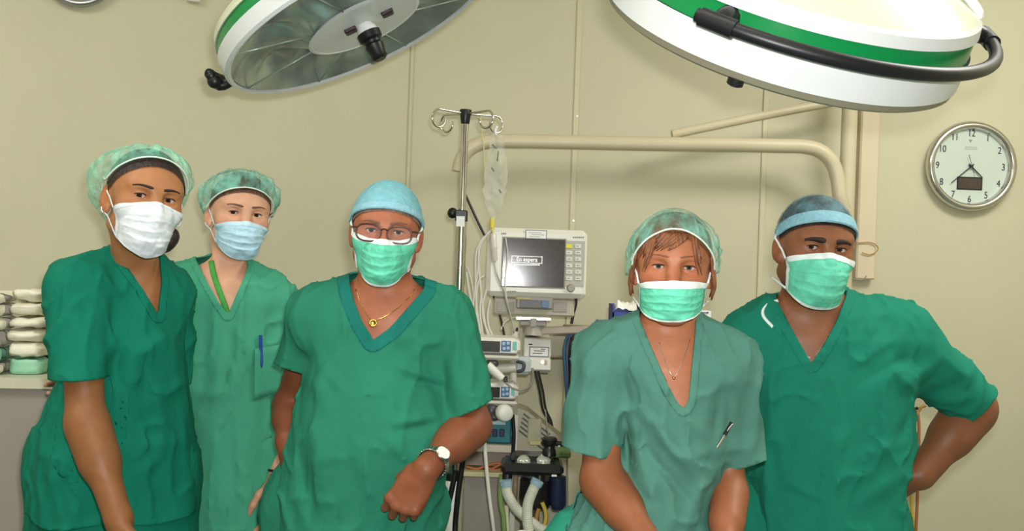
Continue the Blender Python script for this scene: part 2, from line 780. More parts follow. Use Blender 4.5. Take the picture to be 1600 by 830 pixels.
m_cable_blue = mat('hose_blue', (52, 100, 140), 0.45)
m_cable_violet = mat('hose_slate', (84, 92, 120), 0.45)
m_cable_orange = mat('cable_orange', (178, 104, 58), 0.5, var=0.1)
m_cable_green = mat('tube_green', (124, 150, 84), 0.45, var=0.1)
m_cream = mat('hose_cream', (206, 204, 168), 0.45, var=0.05)
m_tan = mat('hose_tan', (172, 130, 66), 0.45, var=0.1)
m_yellow = mat('plastic_yellow', (226, 210, 70), 0.5)
m_clear = mat('clear_plastic', (246, 248, 236), 0.05, alpha=0.16, spec=1.0, bump=0.9, bscale=70)
m_glass = mat('glass_cover', (235, 245, 240), 0.03, alpha=0.10, spec=0.6)

cx0 = at(638, 250, WALL_Y)[0]


def slab(nm, lo_, hi_, m):
    lo_, hi_ = np.array(lo_, float), np.array(hi_, float)
    return tag(MB().box((lo_ + hi_) / 2, hi_ - lo_).build(nm, m), kind='structure')


slab('floor', (-2.9, -1.6, -0.06), (2.45, WALL_Y + .15, 0), m_floor)
slab('ceiling', (-2.9, -1.6, 3.0), (2.45, WALL_Y + .15, 3.06), m_ceil)
slab('wall_right', (2.35, -1.6, 0), (2.45, WALL_Y, 3.0), m_wall)
slab('wall_front', (-2.9, -1.6, 0), (2.45, -1.5, 3.0), m_wall)
slab('wall_back', (cx0, WALL_Y, 0), (2.45, WALL_Y + 0.1, 3.0), m_wall)
LDIR = unit_l = np.array((-math.cos(math.radians(24)), -math.sin(math.radians(24)), 0))
LNRM = np.array((LDIR[1], -LDIR[0], 0)) * -1.0        # away from the room
if LNRM[1] < 0: LNRM = -LNRM
LC = np.array((cx0, WALL_Y, 0.0))
RL = np.stack([LDIR, LNRM, np.array((0, 0, 1.0))], 1)
LLEN = (2.85 + cx0) / math.cos(math.radians(24))
tag(MB().box(LC + LDIR * LLEN / 2 + LNRM * 0.05 + np.array((0, 0, 1.5)), (LLEN, 0.1, 3.0), RL).build('wall_left', m_wall_left), kind='structure')
LEND = LC + LDIR * LLEN
slab('wall_left_front', (-2.9, -1.6, 0), (-2.8, LEND[1] + 0.02, 3.0), m_wall_left)


def wall_left_at(px, py):
    """the point of the left wall seen at a pixel"""
    d = at(px, py, 1.0) - np.array((0, 0, CAMZ))
    o = np.array((0, 0, CAMZ))
    t = np.dot(LC - o, LNRM) / np.dot(d, LNRM)
    return o + d * t


# joint covers of the wall panels
for nm, px, screws in (('trim_1', 897.5, (182, 345)), ('trim_2', 1193.5, ())):
    x = at(px, 250, WALL_Y)[0]
    t = tag(MB().box((x, WALL_Y - 0.003, 1.5), (0.021, 0.008, 3.0), None, 0.002).build(nm, m_trim), kind='structure')
    for sy in screws:
        z = at(px, sy, WALL_Y)[2]
        mesh = MB().lathe((x + 0.004, WALL_Y - 0.006, z), (0, -1, 0), [(0, 0.006), (0.003, 0.005)], 12)
        mesh.build('screw', m_chrome2, t)
tag(MB().box((cx0 + 0.002, WALL_Y - 0.004, 1.5), (0.014, 0.012, 3.0), None, 0.003).build('trim_3', m_wall), kind='structure')
tag(MB().box(((cx0 + 2.35) / 2, WALL_Y - 0.008, 0.05), (2.35 - cx0, 0.016, 0.1), None, 0.004).build('baseboard_back', m_greyp), kind='structure')
x0, x1 = at(1336, 300, WALL_Y)[0], at(1366, 300, WALL_Y)[0]
ztop, zbot = 3.0, at(1350, 437, WALL_Y)[2]
tag(MB().box(((x0 + x1) / 2, WALL_Y - 0.02, (ztop + zbot) / 2), (x1 - x0, 0.045, ztop - zbot), None, 0.006).build('trim_4', m_panel), kind='structure')

# ceiling lamps that light the room, all behind or above the frame
for nm, (x, y), (sx, sy) in (('ceiling_lamp', (-0.2, 0.9), (1.8, 0.6)), ('ceiling_lamp', (0.0, -0.5), (2.4, 0.8))):
    t = thing(nm, (x, y, 2.95), 'long fluorescent ceiling panel %s' % ('over the middle of the room' if y > 0 else 'near the front wall'), 'lamp', 'fluorescent ceiling panels')
    fr_ = MB()
    for dx, dy, a, b in ((0, sy / 2, sx + 0.06, 0.03), (0, -sy / 2, sx + 0.06, 0.03), (sx / 2, 0, 0.03, sy), (-sx / 2, 0, 0.03, sy)):
        fr_.box((x + dx, y + dy, 2.975), (a, b, 0.05))
    fr_.build('frame', m_white, t)
    MB().box((x, y, 2.985), (sx, sy, 0.02)).build('diffuser', mat('lamp_diffuser', (255, 250, 232), 0.5, emit=1.5), t)

# ------------------------------------------------------------------ pipe frame at the back wall
pf = thing('pipe_frame', at(1324, 300, 3.6) * np.array((1, 1, 0)), 'beige tubular pipe frame with bent arm and brace at the back wall', 'frame')
PY = 3.56
xp = at(1324, 280, PY)[0]
MB().cyl((xp, PY, 0.0), (xp, PY, 2.95), 0.0285, n=24).build('post', m_pipe, pf, True, 40)
for z in (0.3, 1.2, 2.7):
    MB().box((xp, (PY + WALL_Y) / 2, z), (0.05, WALL_Y - PY, 0.03), None, 0.004).build('bracket', m_pipe, pf)
MB().tube([at(x, y, PY - 0.03) for x, y in ((717, 268), (721, 250), (730, 236), (746, 226), (770, 221), (830, 221), (930, 223), (1030, 225), (1130, 226), (1215, 228), (1255, 229),
                                    (1282, 236), (1300, 253), (1309, 280), (1313, 310))] + [np.array((xp, PY - 0.01, at(1313, 340, PY)[2]))], 0.0262, 18, sub=5).build('bent_arm', m_pipe, pf, True, 50)
MB().tube([at(1050, 210, PY - 0.02), at(1180, 183, PY - 0.01), at(1322, 156, PY)], 0.0165, 14).build('brace', m_pipe, pf, True, 50)

# ------------------------------------------------------------------ wall clock
CLK = at(1512, 261, WALL_Y)
ck = thing('wall_clock', CLK, 'round wall clock with polished metal rim and small dark display window', 'clock')
SY = np.array((0, -1.0, 0))
MB().lathe(CLK, SY, [(0.0, 0.160), (0.012, 0.171), (0.030, 0.1735), (0.044, 0.168), (0.050, 0.158), (0.046, 0.149), (0.030, 0.143), (0.022, 0.142)], 72, cap=False).build('rim', mat('clock_rim', (205, 203, 198), 0.22, 1.0), ck, True)
MB().lathe(CLK + SY * 0.012, SY, [(0.0, 0.150), (0.010, 0.150)], 64).build('dial', mat('clock_dial', (190, 202, 190), 0.35), ck, False)
FZ = 0.0232
for k in range(1, 13):
    a = math.radians(30 * k)
    p = CLK + np.array((math.sin(a) * 0.127, -FZ, math.cos(a) * 0.127))
    text_obj('numeral', str(k), p, FACE, 0.037, m_ink, ck, sx=0.8, ext=0.0006, bold=0.0)


def hand(nm, tip, tail, wd, z):
    a = CLK + np.array((0, -z, 0))
    tipp = at(*tip, WALL_Y) - at(1510.5, 261, WALL_Y)
    d = np.array((tipp[0], 0, tipp[2])); L = np.linalg.norm(d); d /= L
    s_ = np.array((d[2], 0, -d[0]))
    P_ = [a - d * tail - s_ * wd, a - d * tail + s_ * wd, a + d * L + s_ * wd * 0.6, a + d * L - s_ * wd * 0.6]
    MB().prism(P_, (0, -0.0012, 0)).build(nm, m_ink, ck)


hand('hour_hand', (1528, 279), 0.012, 0.0032, FZ + 0.005)
hand('minute_hand', (1479, 287), 0.012, 0.0024, FZ + 0.008)
hand('second_hand', (1515, 279), 0.045, 0.0009, FZ + 0.011)
MB().lathe(CLK, SY, [(FZ, 0.005), (FZ + 0.014, 0.005)], 14).build('hub', m_ink, ck)
a_, b_ = at(1491, 277.5, WALL_Y), at(1530, 297.5, WALL_Y)
mid = (a_ + b_) / 2
dw = MB().box((mid[0], WALL_Y - FZ - 0.0005, mid[2]), (0.098, 0.003, 0.050), None, 0.0008).build('display_window', mat('display_frame', (24, 22, 22), 0.4), ck)
MB().box((mid[0], WALL_Y - FZ - 0.0022, mid[2]), (0.088, 0.001, 0.040)).build('display', mat('display_brown', (70, 60, 54), 0.3, var=0.2, vscale=30), dw)
lg = CLK + np.array((-0.003, -FZ, 0.098))
mk_ = MB()
mk_.prism([lg + np.array((-.007, 0, .005)), lg + np.array((.007, 0, .005)), lg + np.array((0, 0, -.007))], (0, -0.0004, 0))
mk_.build('emblem', m_greyp, ck)
mk_ = MB()
for k, (w_, dz) in enumerate(((0.046, 0.074), (0.052, 0.067))):
    for j in range(9):
        mk_.box(CLK + np.array((-w_ / 2 + w_ * (j + 0.5) / 9, -FZ, dz)), (w_ / 9 * 0.7, 0.0006, 0.004))
mk_.build('small_print', mat('print_pale', (178, 188, 178), 0.6), ck)

# ------------------------------------------------------------------ operating lamps
m_lampwhite = mat('lamp_white', (212, 216, 214), 0.3, var=0.02)
m_lampcream = mat('lamp_cream', (206, 212, 184), 0.3, var=0.02)
m_lampgreen = mat('lamp_green', (16, 128, 66), 0.25)
m_lampgrey = mat('lamp_grey', (128, 124, 104), 0.4)
m_mirror = mat('lamp_mirror', (175, 188, 178), 0.25, 0.8, var=0.55, vscale=9)
m_rib = mat('lamp_rib', (150, 168, 158), 0.3, 0.4)
ECAM = np.array((0, 0, CAMZ))


def lamp_axes(cpx, Y, k, minor):
    """centre, the axis that leans towards the camera by k, and the two directions in the rim plane"""
    C_ = at(cpx[0], cpx[1], Y)
    v = (C_ - ECAM) / np.linalg.norm(C_ - ECAM)
    q = at(cpx[0] + minor[0], cpx[1] + minor[1], Y) - C_
    q -= v * np.dot(q, v); q /= np.linalg.norm(q)
    n = -v * k + q * math.sqrt(1 - k * k)
    e1 = np.cross(q, v); e1 /= np.linalg.norm(e1)
    if e1[0] < 0: e1 = -e1
    e2 = np.cross(n, e1)
    if np.dot(e2, -v) < 0: e2 = -e2
    return C_, n, e1, e2


# left lamp: seen from below
C_, n, e1, e2 = lamp_axes((568, 36), 2.35, 0.31, (43, 90))
Rl = 0.357
ol = thing('operating_lamp', C_, 'operating lamp tilted to show its dark mirrored underside, upper left', 'lamp', 'operating lamps')
bk = -n
MB().lathe(C_, bk, [(-0.004, Rl - 0.014), (-0.006, Rl - 0.006), (0.0, Rl), (0.036, Rl + 0.001)], 72, cap=False).build('rim', m_lampwhite, ol, True, 40)
MB().lathe(C_, bk, [(0.036, Rl - 0.004), (0.066, Rl - 0.010)], 72, cap=False).build('green_band', m_lampgreen, ol, True)
MB().lathe(C_, bk, [(0.066, Rl - 0.006), (0.085, Rl - 0.012), (0.11, Rl - 0.05), (0.14, Rl * 0.55), (0.155, Rl * 0.2), (0.157, 0.0)], 72).build('housing', m_lampcream, ol, True, 50)
hole = Rl * 0.385
mm = MB()
nth, nr_ = 96, 9
V_, F_ = [], []
for i in range(nth):
    a = 2 * PI * i / nth
    for j in range(nr_):
        t = j / (nr_ - 1)
        r = hole + (Rl - 0.014 - hole) * t
        cell = i / nth * 16
        fr0 = cell - math.floor(cell)
        dep = 0.004 + 0.045 * math.sin(PI * t) ** 0.8 + (0.026 * abs(fr0 - 0.5) + 0.008 * math.sin(5 * a + 3 * t) + 0.007 * math.sin(11 * a - 9 * t)) * math.sin(PI * t) ** 0.6 - 0.002
        V_.append(C_ + bk * dep + (e1 * math.cos(a) + e2 * math.sin(a)) * r)
for i in range(nth):
    for j in range(nr_ - 1):
        i2 = (i + 1) % nth
        F_.append((i * nr_ + j, i2 * nr_ + j, i2 * nr_ + j + 1, i * nr_ + j + 1))
mm.add(V_, F_)
mm.build('reflector', m_mirror, ol, True, 35)
gv = MB()
gv.lathe(C_, bk, [(0.0, hole), (-0.003, (hole + Rl) / 2), (-0.001, Rl - 0.013)], 72, cap=False)
gv.build('glass_cover', m_glass, ol, True)
for i in range(8):
    a = 2 * PI * (i + 0.3) / 8
    d = e1 * math.cos(a) + e2 * math.sin(a)
    MB().tube([C_ + d * hole + bk * 0.0005, C_ + d * (Rl - 0.014) + bk * 0.0005], 0.0022, 6).build('rib', m_rib, ol, True)
MB().lathe(C_, bk, [(-0.006, hole + 0.010), (-0.007, hole + 0.002), (0.0, hole - 0.004), (0.05, hole - 0.012), (0.07, hole * 0.6), (0.072, 0.0)], 64).build('centre_bowl', m_lampwhite, ol, True, 50)
MB().lathe(C_, n, [(-0.07, 0.020), (-0.01, 0.017), (0.0, 0.021), (0.026, 0.026), (0.03, 0.024)], 24).build('handle_socket', m_lampwhite, ol, True, 40)
MB().lathe(C_, n, [(0.028, 0.030), (0.045, 0.029), (0.05, 0.021), (0.056, 0.020), (0.062, 0.024), (0.085, 0.019), (0.094, 0.02), (0.099, 0.014)], 24).build('handle_grip', m_black2, ol, True, 40)
for px, py in ((541, 33), (598, 5)):
    q = at(px, py, 2.33) - C_
    q -= n * np.dot(q, n)
    MB().box(C_ + q + n * 0.006, (0.030, 0.026, 0.02), np.stack([e1, e2, n], 1), 0.003).build('catch', mat('catch_dark', (44, 26, 32), 0.4), ol)
d = -e1
hb_ = MB()
hb_.tube([C_ + d * (Rl - 0.01) + bk * 0.02 - e2 * 0.03, C_ + d * (Rl + 0.03) + bk * 0.02 - e2 * 0.03, C_ + d * (Rl + 0.035) + bk * 0.05 + e2 * 0.0], 0.013, 10, sub=4)
hb_.ball(C_ + d * (Rl + 0.034) + bk * 0.03 - e2 * 0.015, 0.018, 8)
hb_.tube([C_ + (d * math.cos(t) - e2 * math.sin(t)) * (Rl + 0.035) + bk * 0.05 for t in np.linspace(0.0, 1.9, 16)], 0.011, 10)
hb_.build('handle_rail', m_black2, ol, True)
top_ = C_ + bk * 0.15
MB().tube([top_, top_ + np.array((0, 0.0, 0.16)) + bk * 0.1, np.array((top_[0] - 0.1, top_[1] + 0.3, 2.8)), np.array((0.15, 2.6, 3.0))], 0.024, 12, sub=6).build('suspension_arm', m_lampcream, ol, True)

# right lamp: seen from above its rim
C_, n, e1, e2 = lamp_axes((1218, 43), 1.84, 0.255, (35, -94.5))
Rr = 276 * 1.84 / 1500
rl = thing('operating_lamp', C_, 'operating lamp with green band and black handle rail round its white rim, upper right', 'lamp', 'operating lamps')
MB().lathe(C_, n, [(-0.015, Rr * 0.93), (-0.017, Rr * 0.97), (-0.012, Rr - 0.003), (0.0, Rr)], 96, cap=False).build('lower_rim', m_lampgrey, rl, True, 40)
MB().lathe(C_, n, [(-0.012, Rr * 0.935), (-0.008, Rr * 0.5), (-0.004, 0.0)], 72).build('underside', m_lampgrey, rl, True)
MB().lathe(C_, n, [(0.0, Rr + 0.001), (0.054, Rr)], 96, cap=False).build('rim', m_lampwhite, rl, True)
MB().lathe(C_, n, [(0.054, Rr - 0.004), (0.096, Rr - 0.008)], 96, cap=False).build('green_band', m_lampgreen, rl, True)
MB().lathe(C_, n, [(0.096, Rr - 0.003), (0.116, Rr - 0.007), (0.122, Rr - 0.016)], 96, cap=False).build('shoulder', m_lampwhite, rl, True, 40)
MB().lathe(C_, n, [(0.122, Rr - 0.016), (0.126, Rr - 0.022), (0.21, Rr * 0.42), (0.22, Rr * 0.2), (0.221, 0.0)], 96).build('housing', m_lampcream, rl, True, 40)
rail = MB()
RR = Rr + 0.036
rail.tube([C_ + n * 0.074 + (e1 * math.cos(t) + e2 * math.sin(t)) * RR for t in np.linspace(-0.22, 1.92, 60)], 0.0118, 14)
rail.build('handle_rail', m_black2, rl, True, 60)
for t in (-0.2, 1.82):
    dr = e1 * math.cos(t) + e2 * math.sin(t)
    tn = -e1 * math.sin(t) + e2 * math.cos(t)
    b = MB()
    b.tube([C_ + n * 0.074 + dr * RR + tn * 0.0, C_ + n * 0.078 + dr * (Rr + 0.016), C_ + n * 0.076 + dr * (Rr - 0.012)], [0.0135, 0.017, 0.021], 12, sub=4)
    b.tube([C_ + n * 0.074 + dr * RR - tn * 0.03, C_ + n * 0.074 + dr * RR + tn * 0.03], 0.0155, 12)
    b.build('rail_bracket', m_black2, rl, True, 50)
q = at(1187, 113, 1.84) - C_
q -= n * np.dot(q, n)
q = q / np.linalg.norm(q) * (Rr * 0.97)
MB().lathe(C_ + q - n * 0.012, -n, [(0.0, 0.014), (0.012, 0.014), (0.014, 0.010)], 16).build('catch', m_black2, rl, True, 40)
yk = MB()
yk.tube([C_ + n * 0.118 + e1 * (Rr - 0.014), C_ + n * 0.136 + e1 * (Rr - 0.028), C_ + n * 0.178 + e1 * (Rr * 0.70), C_ + n * 0.222 + e1 * (Rr * 0.40), C_ + n * 0.25 + e1 * 0.02], 0.0085, 10, sub=6)
yk.build('yoke', mat('yoke_white', (240, 242, 242), 0.3), rl, True)
top_ = C_ + n * 0.215
MB().tube([top_, top_ + n * 0.1 + np.array((0, 0, 0.05)), np.array((top_[0] - 0.05, top_[1] + 0.25, 2.7)), np.array((0.45, 2.5, 3.0))], 0.024, 12, sub=6).build('suspension_arm', m_lampcream, rl, True)

# ------------------------------------------------------------------ helpers for upright things at a given distance


def fb(mb, x0, y0, x1, y1, Y, dep, bev=0.0, mi=0, tilt=0.0):
    """a box whose front covers a pixel rectangle at distance Y"""
    c = at((x0 + x1) / 2, (y0 + y1) / 2, Y)
    w_, h_ = (x1 - x0) * Y / FPX, (y1 - y0) * Y / FPX
    R = roty(tilt)
    return mb.box(c + np.array((0, dep / 2, 0)), (w_, dep, h_), R, bev, mi)


def cable(nm, pts, Y, r, m, label, cat='cable', group=None, sub=6):
    P_ = [at(p[0], p[1], p[2] if len(p) > 2 else Y) for p in pts]
    o = MB().tube(P_, r, 8, sub=sub).build(nm, m, None, True, 60)
    return tag(o, label, cat, group)


# ------------------------------------------------------------------ drip stand
IY = 3.0
xi = at(727, 190, IY)
iv = thing('drip_stand', (xi[0], IY, 0), 'chrome drip stand with four looped hooks and black clamp', 'stand')
zj = at(718, 340, IY)[2]
zt_ = at(727, 182, IY)[2]
MB().cyl((xi[0], IY, zj), (xi[0], IY, zt_), 0.0115, n=16).build('upper_tube', m_chrome2, iv, True, 40)
zb_ = at(706, 745, IY)[2]
MB().cyl((xi[0], IY, zb_ - 0.02), (xi[0], IY, zj + 0.02), 0.0165, n=18).build('lower_tube', m_chrome2, iv, True, 40)
MB().lathe((xi[0], IY, zb_), (0, 0, 1), [(-0.01, 0.024), (0.0, 0.026), (0.012, 0.024)], 18).build('collar', m_black2, iv, True, 40)
MB().cyl((xi[0], IY, 0.12), (xi[0], IY, zb_ - 0.01), 0.024, n=18).build('base_column', m_white, iv, True, 40)
for k in range(5):
    a = 2 * PI * k / 5 + 0.3
    d = np.array((math.cos(a), math.sin(a), 0))
    lg_ = MB().tube([np.array((xi[0], IY, 0.13)) + d * 0.015, np.array((xi[0], IY, 0.085)) + d * 0.2], 0.014, 8).build('leg', m_greyp, iv, True)
    MB().lathe(np.array((xi[0], IY, 0.035)) + d * 0.21 - np.cross(d, (0, 0, 1)) * 0.012, np.cross(d, (0, 0, 1)), [(0, 0.035), (0.024, 0.035)], 16).build('castor', m_black2, lg_)
MB().lathe((xi[0], IY, at(727, 182, IY)[2]), (0, 0, 1), [(-0.024, 0.012), (-0.018, 0.014), (0.018, 0.019), (0.021, 0.018)], 20).build('top_cap', m_black2, iv, True, 40)
hz = at(727, 178, IY)[2]
for (ex, ey, lx, s_) in ((-0.076, -0.05, -0.02, 1), (-0.066, 0.06, -0.02, 1), (0.07, -0.05, 0.02, 1), (0.094, 0.05, 0.02, 1)):
    p0 = np.array((xi[0], IY, hz))
    p1_ = p0 + np.array((ex, ey, 0.004))
    d = np.array((ex, ey, 0)); d /= np.linalg.norm(d)
    pts = [p0, p0 + (p1_ - p0) * 0.5]
    for t in np.linspace(PI / 2, -PI * 1.05, 14):
        pts.append(p1_ + d * 0.024 * math.cos(t) + np.array((0, 0, 1)) * (0.027 * math.sin(t) - 0.027) + np.cross(d, (0, 0, 1)) * 0.006 * (PI / 2 - t) / PI)
    MB().tube(pts, 0.0036, 8, sub=3).build('hook', m_chrome2, iv, True)
cl = MB()
fb(cl, 711, 328, 730, 346, IY - 0.022, 0.045, 0.003)
cb_ = cl.build('clamp', m_black2, iv)
kb = MB(); kb.ball(at(707, 333, IY - 0.005), (0.016, 0.014, 0.017), 10); kb.cyl(at(707, 333, IY - 0.005), at(716, 335, IY - 0.005), 0.007)
kb.build('clamp_knob', m_black2, cb_, True)
fb(MB(), 713, 338, 726, 354, IY - 0.025, 0.003).build('clamp_label', m_label, cb_)

# drip bag, crumpled clear plastic
bagp = at(772, 205, IY - 0.05)
bg = thing('drip_bag', bagp, 'crumpled clear plastic drip bag hanging from the chrome stand', 'bag')
nu_, nv_ = 28, 44
V_ = []
prof_y = [200, 214, 240, 270, 300, 318, 334, 345]
prof_l = [771, 768, 761, 757, 754, 757, 764, 767]
prof_r = [777, 787, 790, 792, 791, 786, 780, 774]
for i in range(nu_):
    for j in range(nv_):
        a = 2 * PI * i / nu_
        py = 200 + 146 * j / (nv_ - 1)
        l, r = np.interp(py, prof_y, prof_l), np.interp(py, prof_y, prof_r)
        px = (l + r) / 2 + (r - l) / 2 * math.cos(a)
        V_.append(at(px, py, IY - 0.055 + 0.022 * math.sin(a) * math.sin(PI * (j + 1) / (nv_ + 1)) ** 0.5))
V_ = np.array(V_)
nn = vnoise(V_ * np.array((42, 60, 24)), 3); n2 = vnoise(V_ * 75 + 7, 5)
V_[:, 1] += 0.015 * nn + 0.010 * n2
V_[:, 0] += 0.005 * n2
mesh_obj('film', V_, grid_faces(nu_, nv_, True), m_clear, bg)
MB().tube([at(777, 197, IY - 0.05), at(774, 203, IY - 0.05), at(775, 212, IY - 0.055)], 0.004, 8, sub=3).build('hanger', m_label, bg, True)
MB().cyl(at(769, 341, IY - 0.055), at(768.5, 356, IY - 0.055), 0.008, 0.0065, n=12).build('port', m_yellow, bg, True, 40)
for (a0, b0) in (((769, 226), (776, 232)), ((779, 236), (777, 252)), ((768, 262), (772, 268)), ((780, 296), (783, 302))):
    MB().tube([at(*a0, IY - 0.083), at(*b0, IY - 0.083)], 0.0022, 6).build('print_mark', mat('print_grey_green', (110, 128, 104), 0.6), bg, True)
ds = thing('drip_line', at(772, 410, 2.94), 'clear drip chamber and thin line below the plastic bag', 'tube')
MB().lathe(at(770.5, 364, 2.945), at(773, 410, 2.945) - at(770.5, 364, 2.945), [(0, 0.007), (0.004, 0.0095), (0.042, 0.0095), (0.045, 0.011), (0.05, 0.0095), (0.082, 0.009), (0.092, 0.003)], 16).build('chamber', mat('chamber_plastic', (226, 214, 206), 0.1, alpha=0.7, spec=0.8), ds, True, 40)
MB().tube([at(769, 355, 2.945), at(770.5, 365, 2.945)], 0.003, 6).build('spike', m_yellow, ds, True)
MB().tube([at(*p, y) for p, y in (((772.5, 409), 2.945), ((777, 430), 2.95), ((786, 452), 3.0), ((791, 470), 3.05), ((798, 495), 3.1), ((803, 520), 3.15))], 0.0026, 8, sub=6).build('line', m_cable_w, ds, True)
MB().tube([at(*p, y) for p, y in (((753, 176), 2.98), ((751, 190), 2.97), ((755, 225), 2.96), ((757, 255), 2.955), ((757, 285), 2.955))], [0.0012, 0.0014, 0.0022, 0.0022, 0.0018], 6, sub=5).build('label_strap', mat('strap_yellowish', (206, 200, 140), 0.6), bg, True)
cable('support_rod', [(727, 304), (742, 337), (757, 368)], 3.12, 0.0042, m_cable_b, 'thin black rod slanting from the drip stand to the monitor', 'rod', sub=1)

# ------------------------------------------------------------------ patient monitor
MY = 3.30
mo = thing('patient_monitor', at(838, 465, MY + 0.05), 'white patient monitor with grey screen and keypad, on a wall arm', 'monitor')
mb = MB()
fb(mb, 760, 358, 917, 465, MY, 0.11, 0.016)
mb.build('housing', m_white, mo)
sc_ = MB()
fb(sc_, 785, 374, 882, 449, MY - 0.003, 0.006, 0.001)
scr = sc_.build('screen', mat('screen_grey', (76, 72, 70), 0.13, spec=0.3, var=0.1, vscale=60), mo)
fb(MB(), 783, 372, 884, 451, MY - 0.0015, 0.004, 0.0012).build('screen_frame', m_greyp, mo)
fm = MB()
for (x0, y0, x1, y1) in ((799, 401, 847, 401.8), (799, 411.2, 847, 412), (799, 401, 799.8, 412), (846.2, 401, 847, 412)):
    fb(fm, x0, y0, x1, y1, MY - 0.0038, 0.001)
fm.build('text_frame', mat('screen_text', (235, 232, 226), 0.5, emit=0.7), scr)
m_stext = bpy.data.materials['screen_text']
text_obj('screen_text', 'En espera', at(823, 406.5, MY - 0.004), FACE, 0.0205, m_stext, scr, sx=0.9, bold=0.0001)
ul = MB()
for j in range(14):
    fb(ul, 803 + j * 2.9, 413.6, 803 + j * 2.9 + 2.2, 415.4, MY - 0.0038, 0.001)
ul.build('screen_small_text', m_stext, scr)
fb(MB(), 883.5, 377, 913, 449, MY - 0.002, 0.004, 0.001).build('keypad', mat('keypad_grey', (176, 172, 160), 0.5), mo)
m_keyw = mat('key_white', (214, 212, 200), 0.45)
for r in range(6):
    for c in range(2):
        y = 385.6 + r * 10.1; x = 889 + c * 14
        kk = MB(); fb(kk, x - 5, y - 3.2, x + 5, y + 3.2, MY - 0.005, 0.005, 0.0012)
        ko = kk.build('key', m_yellow if (r, c) == (0, 0) else m_keyw, mo)
        if (r, c) != (0, 0):
            ic = MB()
            fb(ic, x - 2.6, y - 0.9, x + (1.2 if (r + c) % 2 else 2.4), y + 0.5, MY - 0.0056, 0.001)
            ic.build('key_print', m_greyp, ko)
kc = at(891.5, 451, MY)
MB().lathe(kc, SY, [(0, 0.0145), (0.012, 0.0135), (0.016, 0.011)], 24).build('knob', mat('knob_grey', (150, 142, 126), 0.4), mo, True, 40)
lb = MB(); fb(lb, 821, 360, 854, 374.5, MY - 0.0022, 0.003)
fb(lb, 822, 361.2, 853, 373.2, MY - 0.0028, 0.002, mi=1)
for j, (a0, b0) in enumerate(((826, 846), (830, 850), (827, 843))):
    fb(lb, a0, 364 + j * 3, b0, 364.9 + j * 3, MY - 0.0032, 0.001, mi=2)
lb.build('label', [mat('label_border', (84, 92, 110), 0.5), m_label, mat('print_light', (150, 152, 156), 0.6)], mo)
sm = MB()
for j in range(6): fb(sm, 895 + j * 3, 370.6, 897.2 + j * 3, 372.6, MY - 0.0012, 0.0015)
for j in range(4): fb(sm, 793 + j * 3.4, 455.4, 795.6 + j * 3.4, 457.2, MY - 0.0012, 0.0015)
for j in range(3): fb(sm, 783 + j * 2.8, 364.6, 785 + j * 2.8, 367, MY - 0.0012, 0.0015)
sm.build('small_print', mat('print_mid', (118, 116, 110), 0.6), mo)
md_ = MB(); fb(md_, 771, 466, 898, 494, MY + 0.03, 0.07, 0.006)
md_.build('module_rack', mat('rack_beige', (176, 170, 150), 0.5, var=0.06), mo)
fb(MB(), 806, 464, 864, 484, MY + 0.0, 0.06, 0.005).build('recorder', mat('recorder_grey', (138, 136, 128), 0.45), mo)
fb(MB(), 812, 470, 855, 482, MY - 0.003, 0.01, 0.001).build('recorder_slot', m_darkgrey, mo)
fb(MB(), 846, 471, 857, 482, MY - 0.006, 0.01, 0.001).build('recorder_button', m_bluekey, mo)
fb(MB(), 806, 465.5, 829, 468.5, MY - 0.003, 0.004).build('recorder_label', mat('print_ochre', (176, 160, 96), 0.5), mo)
for (x0, x1) in ((776, 803), (864, 886)):
    fb(MB(), x0, 472, x1, 488, MY + 0.026, 0.006, 0.001).build('module', m_greyp, mo)
fb(MB(), 806, 496, 861, 501, MY + 0.01, 0.04, 0.001).build('slide_rail', m_chrome2, mo)
sw = MB()
fb(sw, 812, 501, 854, 510, MY + 0.02, 0.06, 0.003)
fb(sw, 828, 498, 838, 512, MY + 0.0, 0.03, 0.002)
sw.build('swivel_plate', m_greyp, mo)
c0 = at(834, 508, MY + 0.06)
MB().cyl(c0, c0 - np.array((0, 0, 0.035)), 0.034, n=24).build('swivel_joint', mat('joint_grey', (176, 170, 158), 0.4), mo, True, 40)
ar = MB()
A0, A1 = at(834, 517, MY + 0.08), at(968, 514, MY + 0.02)
A1 = at(968, 513, MY + 0.06)
dd_ = A1 - A0
ar.box((A0 + A1) / 2, (np.linalg.norm(dd_), 0.05, 0.026), np.stack([dd_ / np.linalg.norm(dd_), np.array((0, 1, 0)), np.array((0, 0, 1))], 1), 0.004)
ar.build('support_arm', mat('arm_taupe', (164, 152, 136), 0.5, var=0.04), mo)
wm = MB(); wm.box((A0[0], (MY + 0.1 + WALL_Y) / 2 + 0.02, A0[2]), (0.06, WALL_Y - MY - 0.12, 0.034), None, 0.004)
wm.build('wall_mount', m_greyp, mo)

mo.rotation_euler = (math.radians(-1.7), 0, math.radians(0.8))
